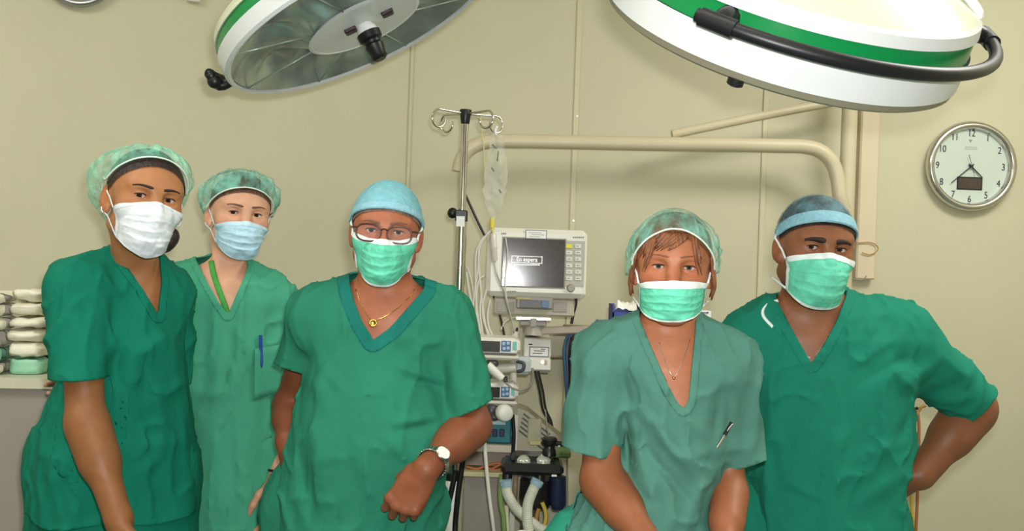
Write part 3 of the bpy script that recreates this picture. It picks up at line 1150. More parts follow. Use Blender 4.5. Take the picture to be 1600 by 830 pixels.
# white supply box under the monitor
sb_ = thing('supply_box', at(840, 578, 3.4), 'small white box with bordered label under the monitor arm', 'box')
fb(MB(), 818, 529, 861, 579, 3.40, 0.32, 0.004).build('case', m_white, sb_)
lb = MB(); fb(lb, 827, 542, 858, 558, 3.398, 0.003); fb(lb, 828.4, 543.4, 856.6, 556.6, 3.3975, 0.003, mi=1)
for j, (a0, b0) in enumerate(((834, 851), (845, 852), (832, 848))): fb(lb, a0, (548, 545.5, 552)[j], b0, (549.2, 546.6, 553)[j], 3.397, 0.002, mi=2)
lb.build('label', [bpy.data.materials['label_border'], m_label, m_ink], sb_)
fb(MB(), 826, 537.5, 832, 539.2, 3.398, 0.003).build('small_print', m_ink, sb_)
MB().lathe(at(847.5, 566, 3.40), SY, [(0, 0.006), (0.004, 0.005)], 12).build('lamp_white', mat('led_white', (255, 250, 230), 0.3, emit=1.0), sb_)
fb(MB(), 851, 563, 855, 570, 3.397, 0.006).build('switch', mat('switch_tan', (190, 168, 140), 0.5), sb_)
fb(MB(), 832, 577, 857, 583, 3.43, 0.05, 0.002).build('plug_row', m_greyp, sb_)
for (a0, b0, c0_) in ((836, 848, 858), (841, 853, 862)):
    cable('power_cable', [(a0, 580), ((a0 + b0) / 2 + 1, 610), (b0, 640), (c0_, 662), (c0_ + 3, 700), (c0_ + 6, 760)], 3.41, 0.0042, m_cable_b, 'black power cable hanging below the white supply box, %s of the two' % ('left' if a0 == 836 else 'right'), 'cable', 'black cables below the supply box')
cable('mains_cable', [(860, 558), (885, 558), (905, 562), (909, 575)], 3.40, 0.0034, mat('cable_brownish', (120, 108, 92), 0.5), 'thin brown cable running right from the white supply box')
cable('monitor_cable', [(899, 462), (900, 474), (896, 490), (893, 506)], 3.34, 0.0052, m_cable_b, 'short black cable hanging from the right end of the monitor')

# cables hanging left of the monitor
for k, pts in enumerate((((762, 366), (752, 376), (744, 395), (743, 430), (744, 470), (745, 520)), ((764, 362), (750, 385), (747, 420), (741, 460), (738, 500), (742, 528)),
                         ((757, 430), (748, 440), (744, 470), (749, 510), (752, 530)), ((772, 356), (757, 372), (748, 392), (750, 440), (757, 500), (764, 530)),
                         ((790, 372), (793, 400), (789, 440), (792, 470), (797, 492)), ((760, 452), (754, 480), (757, 505), (769, 532)), ((729, 425), (733, 455), (740, 490), (743, 530)), ((752, 462), (750, 485), (752, 508), (755, 530)), ((766, 468), (762, 490), (764, 512), (774, 532)))):
    cable('monitor_lead', pts, 3.2 if k in (4,) else 3.3, 0.0042 if k != 4 else 0.0024, m_cable_w,
          ('white cable hanging farthest left of the patient monitor in a long loop', 'white cable leaning left from the monitor corner down to the upper pump',
           'white cable leaving the monitor side at half height in a short bend', 'white cable from the monitor top corner curving back right below it',
           'thin white line hanging in front of the monitor screen', 'white cable starting under the lower left corner of the monitor',
           'beige tube leaning beside the drip stand above the upper pump', 'thick beige tube hanging straight behind the white cables', 'cream tube slanting down to the upper pump under the monitor')[k], 'cable', 'white leads beside the monitor')
for k, pts in enumerate((((771, 463), (779, 486), (784, 505), (788, 524)), ((730, 418), (737, 440), (741, 470)), ((806, 495), (790, 502), (783, 515)), ((808, 512), (807, 527)))):
    cable('lead_wire', pts, 3.34, 0.0040, m_cable_b if k in (0, 3) else m_offwhite, ('long black wire slanting from the monitor underside to the upper pump', 'pale wire close to the drip stand pole above the pumps', 'pale wire arching from the swivel joint to the upper pump', 'short black wire under the monitor swivel joint')[k])
cl_ = tag(fb(MB(), 733, 488, 741, 506, 3.28, 0.02, 0.004).build('cable_clip', m_white), 'small white connector on cables beside the drip stand', 'connector')
cable('white_hose', [(757, 690, 2.9), (760, 730, 2.9), (765, 780, 2.9), (773, 840, 2.9), (779, 900, 2.9), (790, 1150, 2.9)], 2.9, 0.0058, m_cable_w, 'long white cable hanging in front of the grey cart')
cable('black_cable', [(712, 735, 2.93), (706, 765, 2.93), (698, 800, 2.93), (690, 840, 2.93), (690, 1100, 2.93)], 2.93, 0.0085, m_cable_b, 'thick black cable crossing the white stand column')
cable('black_cable', [(726, 700, 2.93), (721, 735, 2.93), (715, 780, 2.93), (711, 840, 2.93), (716, 960, 2.86), (722, 1160, 2.68)], 2.93, 0.0085, m_cable_b, 'thick black cable hanging right of the stand column')

# ------------------------------------------------------------------ equipment cart with pumps
EY = 3.12
ct = thing('equipment_cart', at(765, 415, EY + 0.2) * np.array((1, 1, 0)), 'grey equipment cart with shelf ledge behind the drip stand', 'cart')
m_cartg = mat('cart_grey', (150, 142, 130), 0.5, var=0.06)
z_top, z_mid = at(765, 695, EY)[2], at(765, 738, EY)[2]
xl, xr = at(722, 700, EY)[0], at(800, 700, EY)[0]
xm, wd_ = (xl + xr) / 2, xr - xl
MB().box((xm, EY + 0.2, z_top - 0.012), (wd_, 0.42, 0.024), None, 0.003).build('top_shelf', mat('cart_edge', (192, 184, 166), 0.45), ct)
MB().box((xm, EY + 0.215, z_top - 0.05), (wd_ - 0.01, 0.36, 0.052)).build('drawer_front', mat('drawer_taupe', (140, 126, 112), 0.5, var=0.05), ct)
MB().box((xm, EY + 0.2, z_mid - 0.008), (wd_, 0.42, 0.016), None, 0.003).build('lower_shelf', mat('ledge_yellowish', (190, 182, 140), 0.5), ct)
MB().box((xm, EY + 0.22, (z_mid + 0.1) / 2), (wd_ - 0.02, 0.36, z_mid - 0.12)).build('cabinet_front', m_cartg, ct)
MB().box((xm, EY + 0.40, (z_mid + z_top) / 2), (wd_, 0.02, z_top - z_mid)).build('back_panel', m_offwhite, ct)
MB().box((xr + 0.008, EY + 0.2, (z_top + 0.1) / 2 + 0.05), (0.016, 0.42, z_top - 0.0)).build('side_panel', m_offwhite, ct)
for sx in (xl + 0.03, xr - 0.03):
    for y in (EY + 0.05, EY + 0.36):
        MB().lathe((sx - 0.012, y, 0.04), (1, 0, 0), [(0, 0.04), (0.024, 0.04)], 16).build('castor', m_black2, ct)
xq = at(800, 650, EY + 0.08)[0]
MB().cyl((xq, EY + 0.19, z_top), (xq, EY + 0.19, at(800, 520, EY + 0.12)[2]), 0.012, n=14).build('pump_pole', m_offwhite, ct, True, 40)
for k, pts in enumerate((((728, 729), (745, 733), (760, 728), (778, 724), (790, 728)), ((765, 735), (778, 728), (790, 722), (795, 716)), ((762, 731), (772, 735), (785, 733), (792, 728)))):
    cable('orange_cable', pts, EY + 0.03, 0.0045, m_cable_orange, ('long orange cable running along the ledge of the grey cart', 'orange cable bending up at the right end of the cart ledge', 'short orange cable lying lowest on the cart ledge')[k], 'cable', 'orange cables on the cart ledge')


def pump(name, label, x0, y0, x1, y1, Y, s_):
    t = thing(name, at((x0 + x1) / 2, y1, Y + 0.06), label, 'pump', 'infusion pumps on the cart pole')
    h_ = y1 - y0
    b = MB(); fb(b, x0, y0, x1, y0 + h_ * 0.75, Y, 0.14, 0.008); fb(b, x1 - 6, y0 + h_ * 0.1, x1 + 5, y0 + h_ * 0.66, Y + 0.01, 0.12, 0.008)
    b.build('housing', m_white, t)
    wsc = (x1 - x0)
    fb(MB(), x0 + wsc * 0.06, y0 + h_ * 0.14, x0 + wsc * 0.62, y0 + h_ * 0.62, Y - 0.002, 0.004, 0.001).build('display', mat('pump_display', (46, 44, 42), 0.2), t)
    kp = MB(); fb(kp, x0 + wsc * 0.645, y0 + h_ * 0.14, x0 + wsc * 0.86, y0 + h_ * 0.62, Y - 0.002, 0.004, 0.002)
    ko = kp.build('keypad', m_bluekey, t)
    for (u, v) in ((0.70, 0.26), (0.80, 0.24), (0.71, 0.48), (0.80, 0.46)):
        MB().lathe(at(x0 + wsc * u, y0 + h_ * v, Y - 0.002), SY, [(0, 0.0058 * s_), (0.003, 0.005 * s_)], 14).build('key', m_keylight, ko)
    fb(MB(), x0 + wsc * 0.9, y0 + h_ * 0.18, x0 + wsc * 0.99, y0 + h_ * 0.55, Y - 0.0015, 0.003, 0.001).build('teal_patch', mat('patch_teal', (110, 190, 176), 0.5), t)
    tr = MB(); fb(tr, x0 + wsc * 0.06, y0 + h_ * 0.70, x0 + wsc * 0.98, y0 + h_ * 0.78, Y - 0.006, 0.02, 0.001)
    tr.build('syringe_slot', m_darkgrey, t)
    lo = MB(); fb(lo, x0 - 2, y0 + h_ * 0.78, x1 + 4, y1, Y - 0.012, 0.13, 0.01)
    lo.build('syringe_tray', m_offwhite, t)
    return t


pump('infusion_pump', 'upper infusion pump with black display and blue keys under the monitor', 738, 528, 808, 563, 3.14, 1.0)
pump('infusion_pump', 'lower infusion pump with black display and blue keys above the teal device', 742, 600, 805, 634, 3.14, 0.9)


def pump_clamp(y, label):
    t = thing('pole_clamp', at(785, y, 3.16), label, 'clamp', 'clamps between the pumps')
    MB().cyl(at(775, y, 3.18), at(806, y - 2, 3.18), 0.016, n=16).build('rod', m_offwhite, t, True, 40)
    MB().tube([at(762, y - 6, 3.10), at(772, y + 4, 3.10), at(785, y + 16, 3.10)], [0.013, 0.0145, 0.012], 14).build('grip', m_white, t, True, 50)
    b = MB(); b.ball(at(769, y - 8, 3.15), (0.022, 0.02, 0.014), 8); b.ball(at(764, y + 10, 3.15), (0.012, 0.02, 0.016), 8)
    b.build('lever', m_darkgrey, t, True)
    b = MB(); fb(b, 803, y - 18, 830, y + 10, 3.17, 0.05, 0.012)
    b.build('block', mat('block_pale_blue', (186, 194, 192), 0.5), t)
    MB().tube([at(807, y - 11, 3.165), at(818, y - 8, 3.16), at(817, y + 2, 3.16), at(808, y + 5, 3.165)], 0.006, 8, sub=4).build('hook', m_darkgrey, t, True)
    fb(MB(), 787, y + 13, 793, y + 22, 3.12, 0.02, 0.002).build('plug', m_black2, t)
    return t


pump_clamp(576, 'white clamp block with dark hook below the upper pump')
cable('pump_cable', [(790, 598), (800, 606), (815, 610), (828, 603), (833, 590), (832, 575)], 3.12, 0.0034, mat('cable_grey', (142, 138, 128), 0.5), 'grey cable looping below the white clamp block')
t = thing('dial_unit', at(780, 655, 3.12), 'white knob unit with dark mechanism below the lower pump', 'device')
MB().lathe(at(786, 644, 3.12), (0.25, -1, 0), [(0, 0.026), (0.02, 0.029), (0.04, 0.024), (0.043, 0.02)], 24).build('knob', m_white, t, True, 40)
b = MB(); b.ball(at(768, 642, 3.14), (0.022, 0.022, 0.026), 10); b.ball(at(772, 652, 3.13), (0.018, 0.018, 0.014), 8); b.cyl(at(768, 640, 3.14), at(790, 644, 3.14), 0.012)
b.build('mechanism', m_darkgrey, t, True)
t = thing('teal_device', at(780, 693, EY + 0.1), 'teal device with dark ports standing on the grey cart', 'device')
b = MB(); fb(b, 752, 655, 799, 693, EY + 0.01, 0.16, 0.005); b.build('case', m_teal, t)
fb(MB(), 756, 657, 790, 664, EY + 0.004, 0.01, 0.001).build('label_strip', mat('strip_pale', (160, 190, 190), 0.5), t)
for x in (759, 769, 780):
    fb(MB(), x, 671, x + 8, 683, EY + 0.003, 0.012, 0.002).build('port', mat('port_navy', (22, 36, 66), 0.4), t)

# sloping cover with vent slots, behind the breathing unit
t = thing('ventilator', at(840, 415, 3.3) * np.array((1, 1, 0)), 'beige ventilator cabinet with slanted top and vent slots', 'machine')
b = MB()
VY = 3.24
out_ = [at(809, 638, VY), at(824, 643, VY), at(886, 692, VY)]
b.prism([np.array((out_[0][0], VY, 0.0))] + out_ + [np.array((out_[2][0], VY, 0.0))], (0, 0.13, 0))
b.build('cover', mat('ventilator_beige', (178, 172, 150), 0.5, var=0.05), t)
sl_ = out_[2] - out_[1]
sl_ = sl_ / np.linalg.norm(sl_)
dn_ = np.array((sl_[2], 0, -sl_[0]))
for k in range(5):
    for (u, v) in ((-0.006, 0.03), (0.062, 0.108)):
        c_ = out_[1] + dn_ * (0.014 + 0.0135 * k) + sl_ * ((u + v) / 2 + 0.006 * k)
        MB().box(c_, (v - u, 0.006, 0.0052), np.stack([sl_, np.array((0, 1, 0)), dn_], 1)).build('vent_slot', m_darkgrey, t)
b = MB()
fb(b, 824, 655, 846, 693, 3.22, 0.05, 0.004)
b.build('clear_cassette', mat('cassette_clear', (214, 212, 176), 0.15, alpha=0.5, spec=0.8), t)
fb(MB(), 827, 690, 845, 696, 3.215, 0.06, 0.002).build('cassette_base', mat('cassette_yellow', (196, 190, 128), 0.5), t)

# ------------------------------------------------------------------ breathing unit with valves and hoses
AY = 2.92
ab = thing('breathing_unit', at(832, 745, AY), 'black breathing circuit unit with two domed valves and a top knob', 'machine')
m_bk = mat('unit_black', (26, 24, 24), 0.35, var=0.2, vscale=20)
b = MB()
cA = at(832, 733, AY)
b.box(cA + np.array((0.0, 0.05, 0)), (0.19, 0.14, 0.035), None, 0.012)
b.box(cA + np.array((0.0, 0.06, 0.02)), (0.13, 0.11, 0.03), None, 0.012)
b.build('manifold', m_bk, ab)
for x, y in ((818, 722), (849, 722)):
    p = at(x, y, AY + 0.02)
    MB().lathe(p - np.array((0, 0, 0.012)), (0, -0.25, 1), [(0, 0.031), (0.012, 0.031), (0.015, 0.027)], 22).build('valve_ring', m_darkgrey, ab, True, 40)
    MB().lathe(p, (0, -0.25, 1), [(0, 0.026), (0.012, 0.023), (0.018, 0.013), (0.020, 0.0)], 22, cap=False).build('valve_dome', mat('valve_dome', (190, 196, 180), 0.06, 0.35, spec=0.9), ab, True)
p = at(858, 712, AY + 0.03)
MB().lathe(p, (0, 0, 1), [(0, 0.022), (0.018, 0.020), (0.022, 0.017), (0.032, 0.017), (0.036, 0.022), (0.05, 0.024), (0.056, 0.020)], 20).build('top_knob', m_bk, ab, True, 40)
MB().cyl(p + np.array((0, 0, 0.04)), p + np.array((0.042, -0.01, 0.038)), 0.008, n=10).build('side_tap', m_bk, ab, True, 40)
MB().ball(at(874, 697, AY + 0.02), 0.005, 8).build('tap_cap', m_label, ab, True)
MB().cyl(at(858, 690, AY + 0.03), at(852, 640, AY + 0.06), 0.002, n=6).build('thin_line', m_greyp, ab, True)
b = MB()
b.lathe(at(838, 748, AY + 0.07), (0, 0, -1), [(0, 0.05), (0.06, 0.052), (0.085, 0.045), (0.09, 0.03)], 26)
b.build('canister', m_bk, ab, True, 40)
b = MB(); b.lathe(at(871, 745, AY + 0.05), (0.05, 0, -1), [(0, 0.026), (0.08, 0.026), (0.1, 0.018)], 18); b.build('side_canister', mat('canister_navy', (26, 34, 62), 0.4), ab, True, 40)
for (x, y) in ((793, 742), (844, 740)):
    MB().cyl(at(x, y - 2, AY + 0.01), at(x - 1, y + 12, AY), 0.016, 0.015, n=16).build('port', m_bk, ab, True, 40)
fb(MB(), 862, 742, 870, 745, AY - 0.015, 0.004).build('white_mark', m_label, ab)
cs2 = MB(); cs2.cyl((cA[0], cA[1] + 0.1, 0.0), (cA[0], cA[1] + 0.1, cA[2]), 0.03, n=18); cs2.build('pedestal', m_darkgrey, ab, True, 40)
for k, (x, y) in enumerate(((806, 742), (866, 750))):
    MB().cyl(at(x, y, AY + 0.06), at(x - 2, y + 40, AY + 0.06), 0.009, n=10).build('drain_tube', mat('tube_tan', (150, 128, 100), 0.4), ab, True)
fb(MB(), 862, 706, 892, 716, AY + 0.08, 0.08, 0.004).build('green_tray', mat('tray_green', (128, 158, 96), 0.5), ab)


def corrugated(name, pts, r, label, Y, cuff_m):
    P_ = [at(p[0], p[1], p[2] if len(p) > 2 else Y) for p in pts]
    t = thing(name, P_[0], label, 'hose', 'breathing hoses')
    sp_ = spline(P_, 24)
    rr = [r * (1 + 0.07 * math.sin(i * 2.1)) for i in range(len(sp_))]
    MB().tube(sp_, rr, 12).build('corrugated_tube', mat('hose_white', (198, 200, 178), 0.4, var=0.05), t, True)
    MB().tube([P_[0] + (P_[0] - sp_[3]) * 0.6, P_[0], sp_[9]], r * 1.22, 14).build('cuff', cuff_m, t, True, 50)
    return t


m_cuff = mat('cuff_blue_grey', (140, 166, 180), 0.35)
corrugated('breathing_hose', [(790, 752), (793, 772), (805, 793), (822, 810), (840, 824), (862, 850), (870, 1000)], 0.0155, 'ribbed white breathing hose sweeping right from the left port', AY - 0.02, m_cuff)
corrugated('breathing_hose', [(840, 752), (832, 768), (825, 788), (824, 812), (828, 850), (840, 1000)], 0.0155, 'ribbed white breathing hose hanging from the middle port', AY - 0.075, m_cuff)
cable('green_tube', [(784, 742), (782, 765), (783, 790), (788, 830), (790, 1000)], 2.95, 0.008, m_cable_green, 'green tube hanging left of the breathing hoses', 'tube')
cable('cream_tube', [(791, 790), (792, 815), (794, 850), (800, 1000)], 2.96, 0.008, m_cream, 'cream tube beside the green tube on the cart side', 'tube')
cable('yellow_tube', [(842, 795), (838, 812), (842, 825), (848, 845)], 2.94, 0.0065, m_tan, 'tan tube curling under the breathing unit', 'tube', 'tan tubes under the breathing unit')
cable('yellow_tube', [(847, 785), (852, 798), (853, 812), (848, 830)], 2.94, 0.0065, mat('tube_yellow', (196, 172, 72), 0.5), 'yellow tube curling beside the seated person', 'tube')
cable('black_hose', [(801, 648), (803, 680), (801, 712)], 3.1, 0.006, m_cable_b, 'black hose hanging down the white cart pole')
b = MB(); b.lathe(at(815, 848, 2.8), (0, 0, 1), [(-0.05, 0.02), (-0.03, 0.03), (0.0, 0.034), (0.026, 0.026), (0.034, 0.012), (0.036, 0)], 20)
t_ = tag(b.build('white_stopper', m_white, None, True, 50), 'rounded white cap at the bottom edge below the breathing hoses', 'cap')
cable('vent_hose', [(815, 855, 2.8), (816, 900, 2.8), (818, 1100, 2.85)], 2.8, 0.012, m_cable_w, 'white hose below the rounded white cap', 'hose')

# gas outlets on the rail and the hoses hanging from them
go = thing('gas_outlet_rail', at(910, 522, 3.42), 'small rail of chrome gas outlets under the monitor arm', 'rail')
fb(MB(), 886, 516, 946, 529, 3.42, 0.29, 0.003).build('rail', mat('rail_grey', (120, 110, 98), 0.5), go)
for x in (896, 912, 928):
    MB().lathe(at(x, 523, 3.42), SY, [(0, 0.012), (0.014, 0.012), (0.016, 0.008), (0.026, 0.007)], 14).build('outlet', m_chrome2, go, True, 40)
for k, (m_, dx, lab) in enumerate(((m_cable_blue, 0, 'blue gas hose hanging from the outlet rail, leftmost'), (m_cable_violet, 4.2, 'slate blue gas hose hanging between the blue and black hoses'), (m_cable_b, 8.6, 'black gas hose hanging from the outlet rail'))):
    cable('gas_hose', [(893 + k * 2, 522), (885 + dx, 530), (881.5 + dx, 550), (883 + dx * 0.8, 580), (885 + dx * 0.4, 620), (884 + dx * 0.3, 660), (884, 800)], 3.39, 0.0046, m_, lab, 'hose')
cable('grey_hose', [(900, 585), (893, 600), (888, 625), (886, 660), (886, 800)], 3.36, 0.0042, m_greyp, 'grey hose joining the hanging gas hoses from the right')
cable('cream_hose', [(913, 545), (921, 530), (934, 520), (950, 514)], 3.2, 0.009, m_cream, 'cream hose curving behind the shoulder of the seated person', 'hose')
t = tag(fb(MB(), 904, 546, 925, 572, 3.46, 0.25, 0.004).build('wall_socket', m_offwhite), 'beige wall socket box behind the hanging gas hoses', 'socket')

# ------------------------------------------------------------------ anaesthesia machine behind the seated person, with boxes on it
NY = 2.78
am = thing('anaesthesia_machine', at(1060, 415, NY + 0.2) * np.array((1, 1, 0)), 'blue grey anaesthesia machine behind the seated person', 'machine')
m_amb = mat('machine_blue_grey', (112, 138, 162), 0.45, var=0.05)
zt2 = at(1040, 514, NY)[2]
xa, xb = at(948, 520, NY)[0], at(1172, 520, NY)[0]
MB().box(((xa + xb) / 2, NY + 0.2, zt2 - 0.02), (xb - xa, 0.42, 0.04), None, 0.006).build('top_shelf', m_amb, am)
MB().box(((xa + xb) / 2, NY + 0.21, (zt2 + 0.2) / 2), (xb - xa - 0.03, 0.38, zt2 - 0.26)).build('body', m_offwhite, am)
zq = at(1150, 738, NY)[2]
MB().box(((xa + xb) / 2, NY + 0.19, zq), (xb - xa, 0.40, 0.05), None, 0.004).build('worktop', mat('machine_blue', (60, 92, 150), 0.45), am)
for x in (xa + 0.04, xb - 0.04):
    for y in (NY + 0.06, NY + 0.36):
        MB().lathe((x - 0.012, y, 0.05), (1, 0, 0), [(0, 0.05), (0.024, 0.05)], 16).build('castor', m_black2, am)

t = thing('glove_box', at(978, 513, NY + 0.1), 'dark blue glove box with white gloves bulging out of the top', 'box')
m_boxblue = mat('carton_blue', (46, 62, 142), 0.5, var=0.06)
zb0 = zt2
xA, xB = at(957, 500, NY + 0.08)[0], at(1003, 500, NY + 0.08)[0]
hgt = at(980, 477, NY + 0.08)[2] - zb0
b = MB()
xc_ = (xA + xB) / 2
b.box((xc_, NY + 0.082, zb0 + hgt * 0.32), (xB - xA, 0.004, hgt * 0.64))
b.box((xc_, NY + 0.198, zb0 + hgt / 2), (xB - xA, 0.004, hgt))
b.box((xA + 0.002, NY + 0.14, zb0 + hgt / 2), (0.004, 0.12, hgt)); b.box((xB - 0.002, NY + 0.14, zb0 + hgt / 2), (0.004, 0.12, hgt))
b.box((xc_, NY + 0.14, zb0 + 0.002), (xB - xA, 0.12, 0.004))
b.build('carton', m_boxblue, t)
V_ = []
for i in range(34):
    for j in range(26):
        u, v = i / 33, j / 25
        x = xA + 0.006 + (xB - xA - 0.012) * u
        y = NY + 0.088 + 0.104 * v
        edge_ = min(1, 8 * min(u, 1 - u)) * min(1, 6 * min(v, 1 - v) + 0.3)
        V_.append((x, y, zb0 + hgt * 0.62 + hgt * 0.46 * edge_))
V_ = np.array(V_)
V_[:, 2] += 0.010 * vnoise(V_ * np.array((50, 30, 10)), 4) + 0.006 * vnoise(V_ * 90, 9)
mesh_obj('gloves', V_, grid_faces(34, 26), mat('glove_white', (236, 234, 222), 0.6, var=0.05, vscale=40), t)
t = thing('white_carton', at(1095, 512, NY + 0.1), 'small white carton with printed lines and barcode behind the seated person', 'box')
zc_ = at(1095, 486, NY + 0.05)[2]
xA, xB = at(1079, 500, NY + 0.05)[0], at(1111, 500, NY + 0.05)[0]
MB().box(((xA + xB) / 2, NY + 0.09, (zt2 + zc_) / 2), (xB - xA, 0.08, zc_ - zt2), None, 0.001).build('carton', m_label, t)
b = MB()
for (x0, y0, x1, y1) in ((1085, 488, 1106, 489.5), (1085, 491, 1099, 492), (1086, 494.6, 1106, 496), (1104, 487.5, 1107, 490)): fb(b, x0, y0, x1, y1, NY + 0.0485, 0.002)
for k in range(7): fb(b, 1092 + k * 2, 500, 1093 + k * 2, 508, NY + 0.0485, 0.002)
b.build('print', mat('print_violet', (120, 116, 140), 0.6), t)

# ------------------------------------------------------------------ cabinet with folded packs at the left
SYC = 2.74
zs = at(40, 590, SYC)[2]
cb = thing('side_cabinet', (at(40, 590, SYC)[0] - 0.1, SYC + 0.1, 0), 'grey cabinet with pale worktop at the left edge', 'cabinet')
xL, xR = -2.25, at(100, 590, SYC)[0]
yb = 2.98
MB().prism([(xL, SYC - 0.14, zs - 0.03), (xR, SYC, zs - 0.03), (xR, SYC + 0.3, zs - 0.03), (xL, SYC + 0.12, zs - 0.03)], (0, 0, 0.03)).build('worktop', mat('worktop_pale', (204, 202, 178), 0.4, var=0.04), cb)
MB().prism([(xL, SYC - 0.12, 0.0), (xR - 0.01, SYC + 0.02, 0.0), (xR - 0.01, SYC + 0.28, 0.0), (xL, SYC + 0.11, 0.0)], (0, 0, zs - 0.03)).build('carcass', mat('cabinet_grey', (156, 148, 138), 0.5, var=0.04), cb)
m_pack = mat('pack_white', (232, 228, 206), 0.5, var=0.06, vscale=20, bump=0.3, bscale=50)
m_packg = mat('pack_green', (150, 206, 172), 0.55, var=0.25, vscale=12, bump=0.3, bscale=50)
rp_ = random.Random(8)


def pack(cx, cy, z0, z1, w_, d_, m_, seed, rot, label, group):
    V_ = []
    nu_, nv_ = 40, 14
    for i in range(nu_):
        a = 2 * PI * i / nu_
        ca, sa = math.cos(a), math.sin(a)
        ex = abs(ca) ** 0.45 * math.copysign(1, ca); ey = abs(sa) ** 0.45 * math.copysign(1, sa)
        for j in range(nv_):
            ph = -PI / 2 + PI * j / (nv_ - 1)
            cr = max(0.0, math.cos(ph)) ** 0.35; cz = abs(math.sin(ph)) ** 0.7 * math.copysign(1, math.sin(ph))
            V_.append((ex * w_ / 2 * cr, ey * d_ / 2 * cr, cz * (z1 - z0) / 2))
    V_ = np.array(V_)
    n_ = vnoise(V_ * np.array((14, 14, 40)) + seed * 3.3, seed); n2_ = vnoise(V_ * 45 + seed, seed + 1)
    V_[:, 1] += 0.012 * n_ * (np.abs(V_[:, 1]) > d_ * 0.2) ; V_[:, 0] += 0.006 * n2_
    V_[:, 2] = np.clip(V_[:, 2] + 0.006 * n_ + 0.004 * n2_, -(z1 - z0) / 2, (z1 - z0) / 2)
    V_ = V_ @ rotz(rot).T + np.array((cx, cy, (z0 + z1) / 2))
    return tag(mesh_obj('folded_pack', V_, grid_faces(nu_, nv_), m_), label, 'pack', group)


ordn = ['lowest', 'second', 'third', 'fourth', 'fifth', 'top']
ys = (590, 560, 536, 515, 495, 474, 453)
for k in range(6):
    z0, z1 = at(45, ys[k], SYC + 0.05)[2], at(45, ys[k + 1], SYC + 0.05)[2]
    if k == 0: z0 = zs
    pack(at(57, 500, SYC + 0.14)[0] + rp_.uniform(-.008, .008), SYC + 0.15, z0 + 0.0005, z1, 0.108, 0.21, m_packg if k == 0 else m_pack, 20 + k, 0.12 + rp_.uniform(-.05, .05),
         ('green and white' if k == 0 else 'white') + ' folded pack, %s of the right stack on the side cabinet' % ordn[k], 'folded packs on the side cabinet')
ys = (592, 572, 548, 520, 497, 478, 458)
for k in range(6):
    z0, z1 = at(10, ys[k], SYC)[2], at(10, ys[k + 1], SYC)[2]
    if k == 0: z0 = zs
    pack(at(-7, 500, SYC + 0.1)[0] + rp_.uniform(-.01, .01), SYC + 0.08, z0 + 0.0005, z1, 0.110, 0.2, m_packg if k == 1 else m_pack, 40 + k, 0.12 + rp_.uniform(-.06, .06),
         ('green tinged' if k == 1 else 'white') + ' folded pack, %s of the left stack on the side cabinet' % ordn[k], 'folded packs on the side cabinet')

# ------------------------------------------------------------------ small things on the walls
p = wall_left_at(120, -43)
t = thing('wall_dial', p, 'round fixture with grey metal rim high on the left wall', 'fixture')
MB().lathe(p, -LNRM, [(0, 0.118), (0.03, 0.122), (0.042, 0.114), (0.04, 0.100), (0.02, 0.098)], 56, cap=False).build('rim', mat('dial_rim', (168, 168, 166), 0.3, 0.8), t, True)
MB().lathe(p - LNRM * 0.006, -LNRM, [(0, 0.105), (0.014, 0.105)], 48).build('face', m_darkgrey, t)
p = wall_left_at(302, -12)
MB_ = MB(); MB_.box(p - LNRM * 0.015, (0.045, 0.032, 0.075), RL, 0.004)
tag(MB_.build('wall_box', m_white), 'small white box high on the left wall at the top edge', 'fixture')
t = thing('wire_hook', at(1350, 390, WALL_Y - 0.03), 'thin looped wire hook on the wall beside the dark green scrubs person', 'hook')
MB().tube([at(*q, WALL_Y - 0.05) for q in ((1338, 380), (1348, 379), (1360, 379), (1369, 383), (1372, 389), (1367, 395), (1358, 398), (1347, 395))], 0.0022, 6, sub=5).build('upper_loop', m_tan, t, True)
MB().tube([at(*q, WALL_Y - 0.05) for q in ((1330, 435), (1340, 437), (1348, 437), (1354, 431))], 0.0022, 6, sub=5).build('lower_loop', m_greyp, t, True)
MB().tube([at(1345, 379.2, WALL_Y - 0.05), at(1345, 379.2, WALL_Y - 0.02)], 0.0022, 6).build('pin', m_tan, t, True)
MB().tube([at(1334, 436, WALL_Y - 0.05), at(1334, 436, WALL_Y)], 0.0022, 6).build('pin', m_greyp, t, True)
t = thing('hose_hook', at(1428, 640, WALL_Y - 0.03), 'chrome hook on the wall holding tan hoses behind the bent arm', 'hook')
MB().box(at(1420, 640, WALL_Y - 0.02), (0.06, 0.04, 0.02), None, 0.003).build('plate', m_white, t)
MB().tube([at(1424, 640, WALL_Y - 0.05), at(1434, 638, WALL_Y - 0.05)], 0.006, 8).build('peg', m_black2, t, True)
cable('tan_hose', [(1418, 651), (1430, 651), (1436, 642), (1440, 636), (1446, 634)], WALL_Y - 0.06, 0.006, m_tan, 'tan hose looped over the wall hook behind the bent arm', 'hose')
cable('tan_hose', [(1434, 644), (1436, 670), (1435, 720), (1433, 790), (1431, 840), (1430, 960)], WALL_Y - 0.05, 0.006, mat('hose_brown', (150, 98, 56), 0.45), 'brown hose hanging straight down from the wall hook', 'hose')
cable('tan_hose', [(1420, 655), (1422, 700), (1424, 780), (1428, 840), (1430, 960)], WALL_Y - 0.045, 0.006, mat('hose_yellow', (190, 160, 60), 0.45), 'yellow hose hanging left of the brown hose', 'hose')

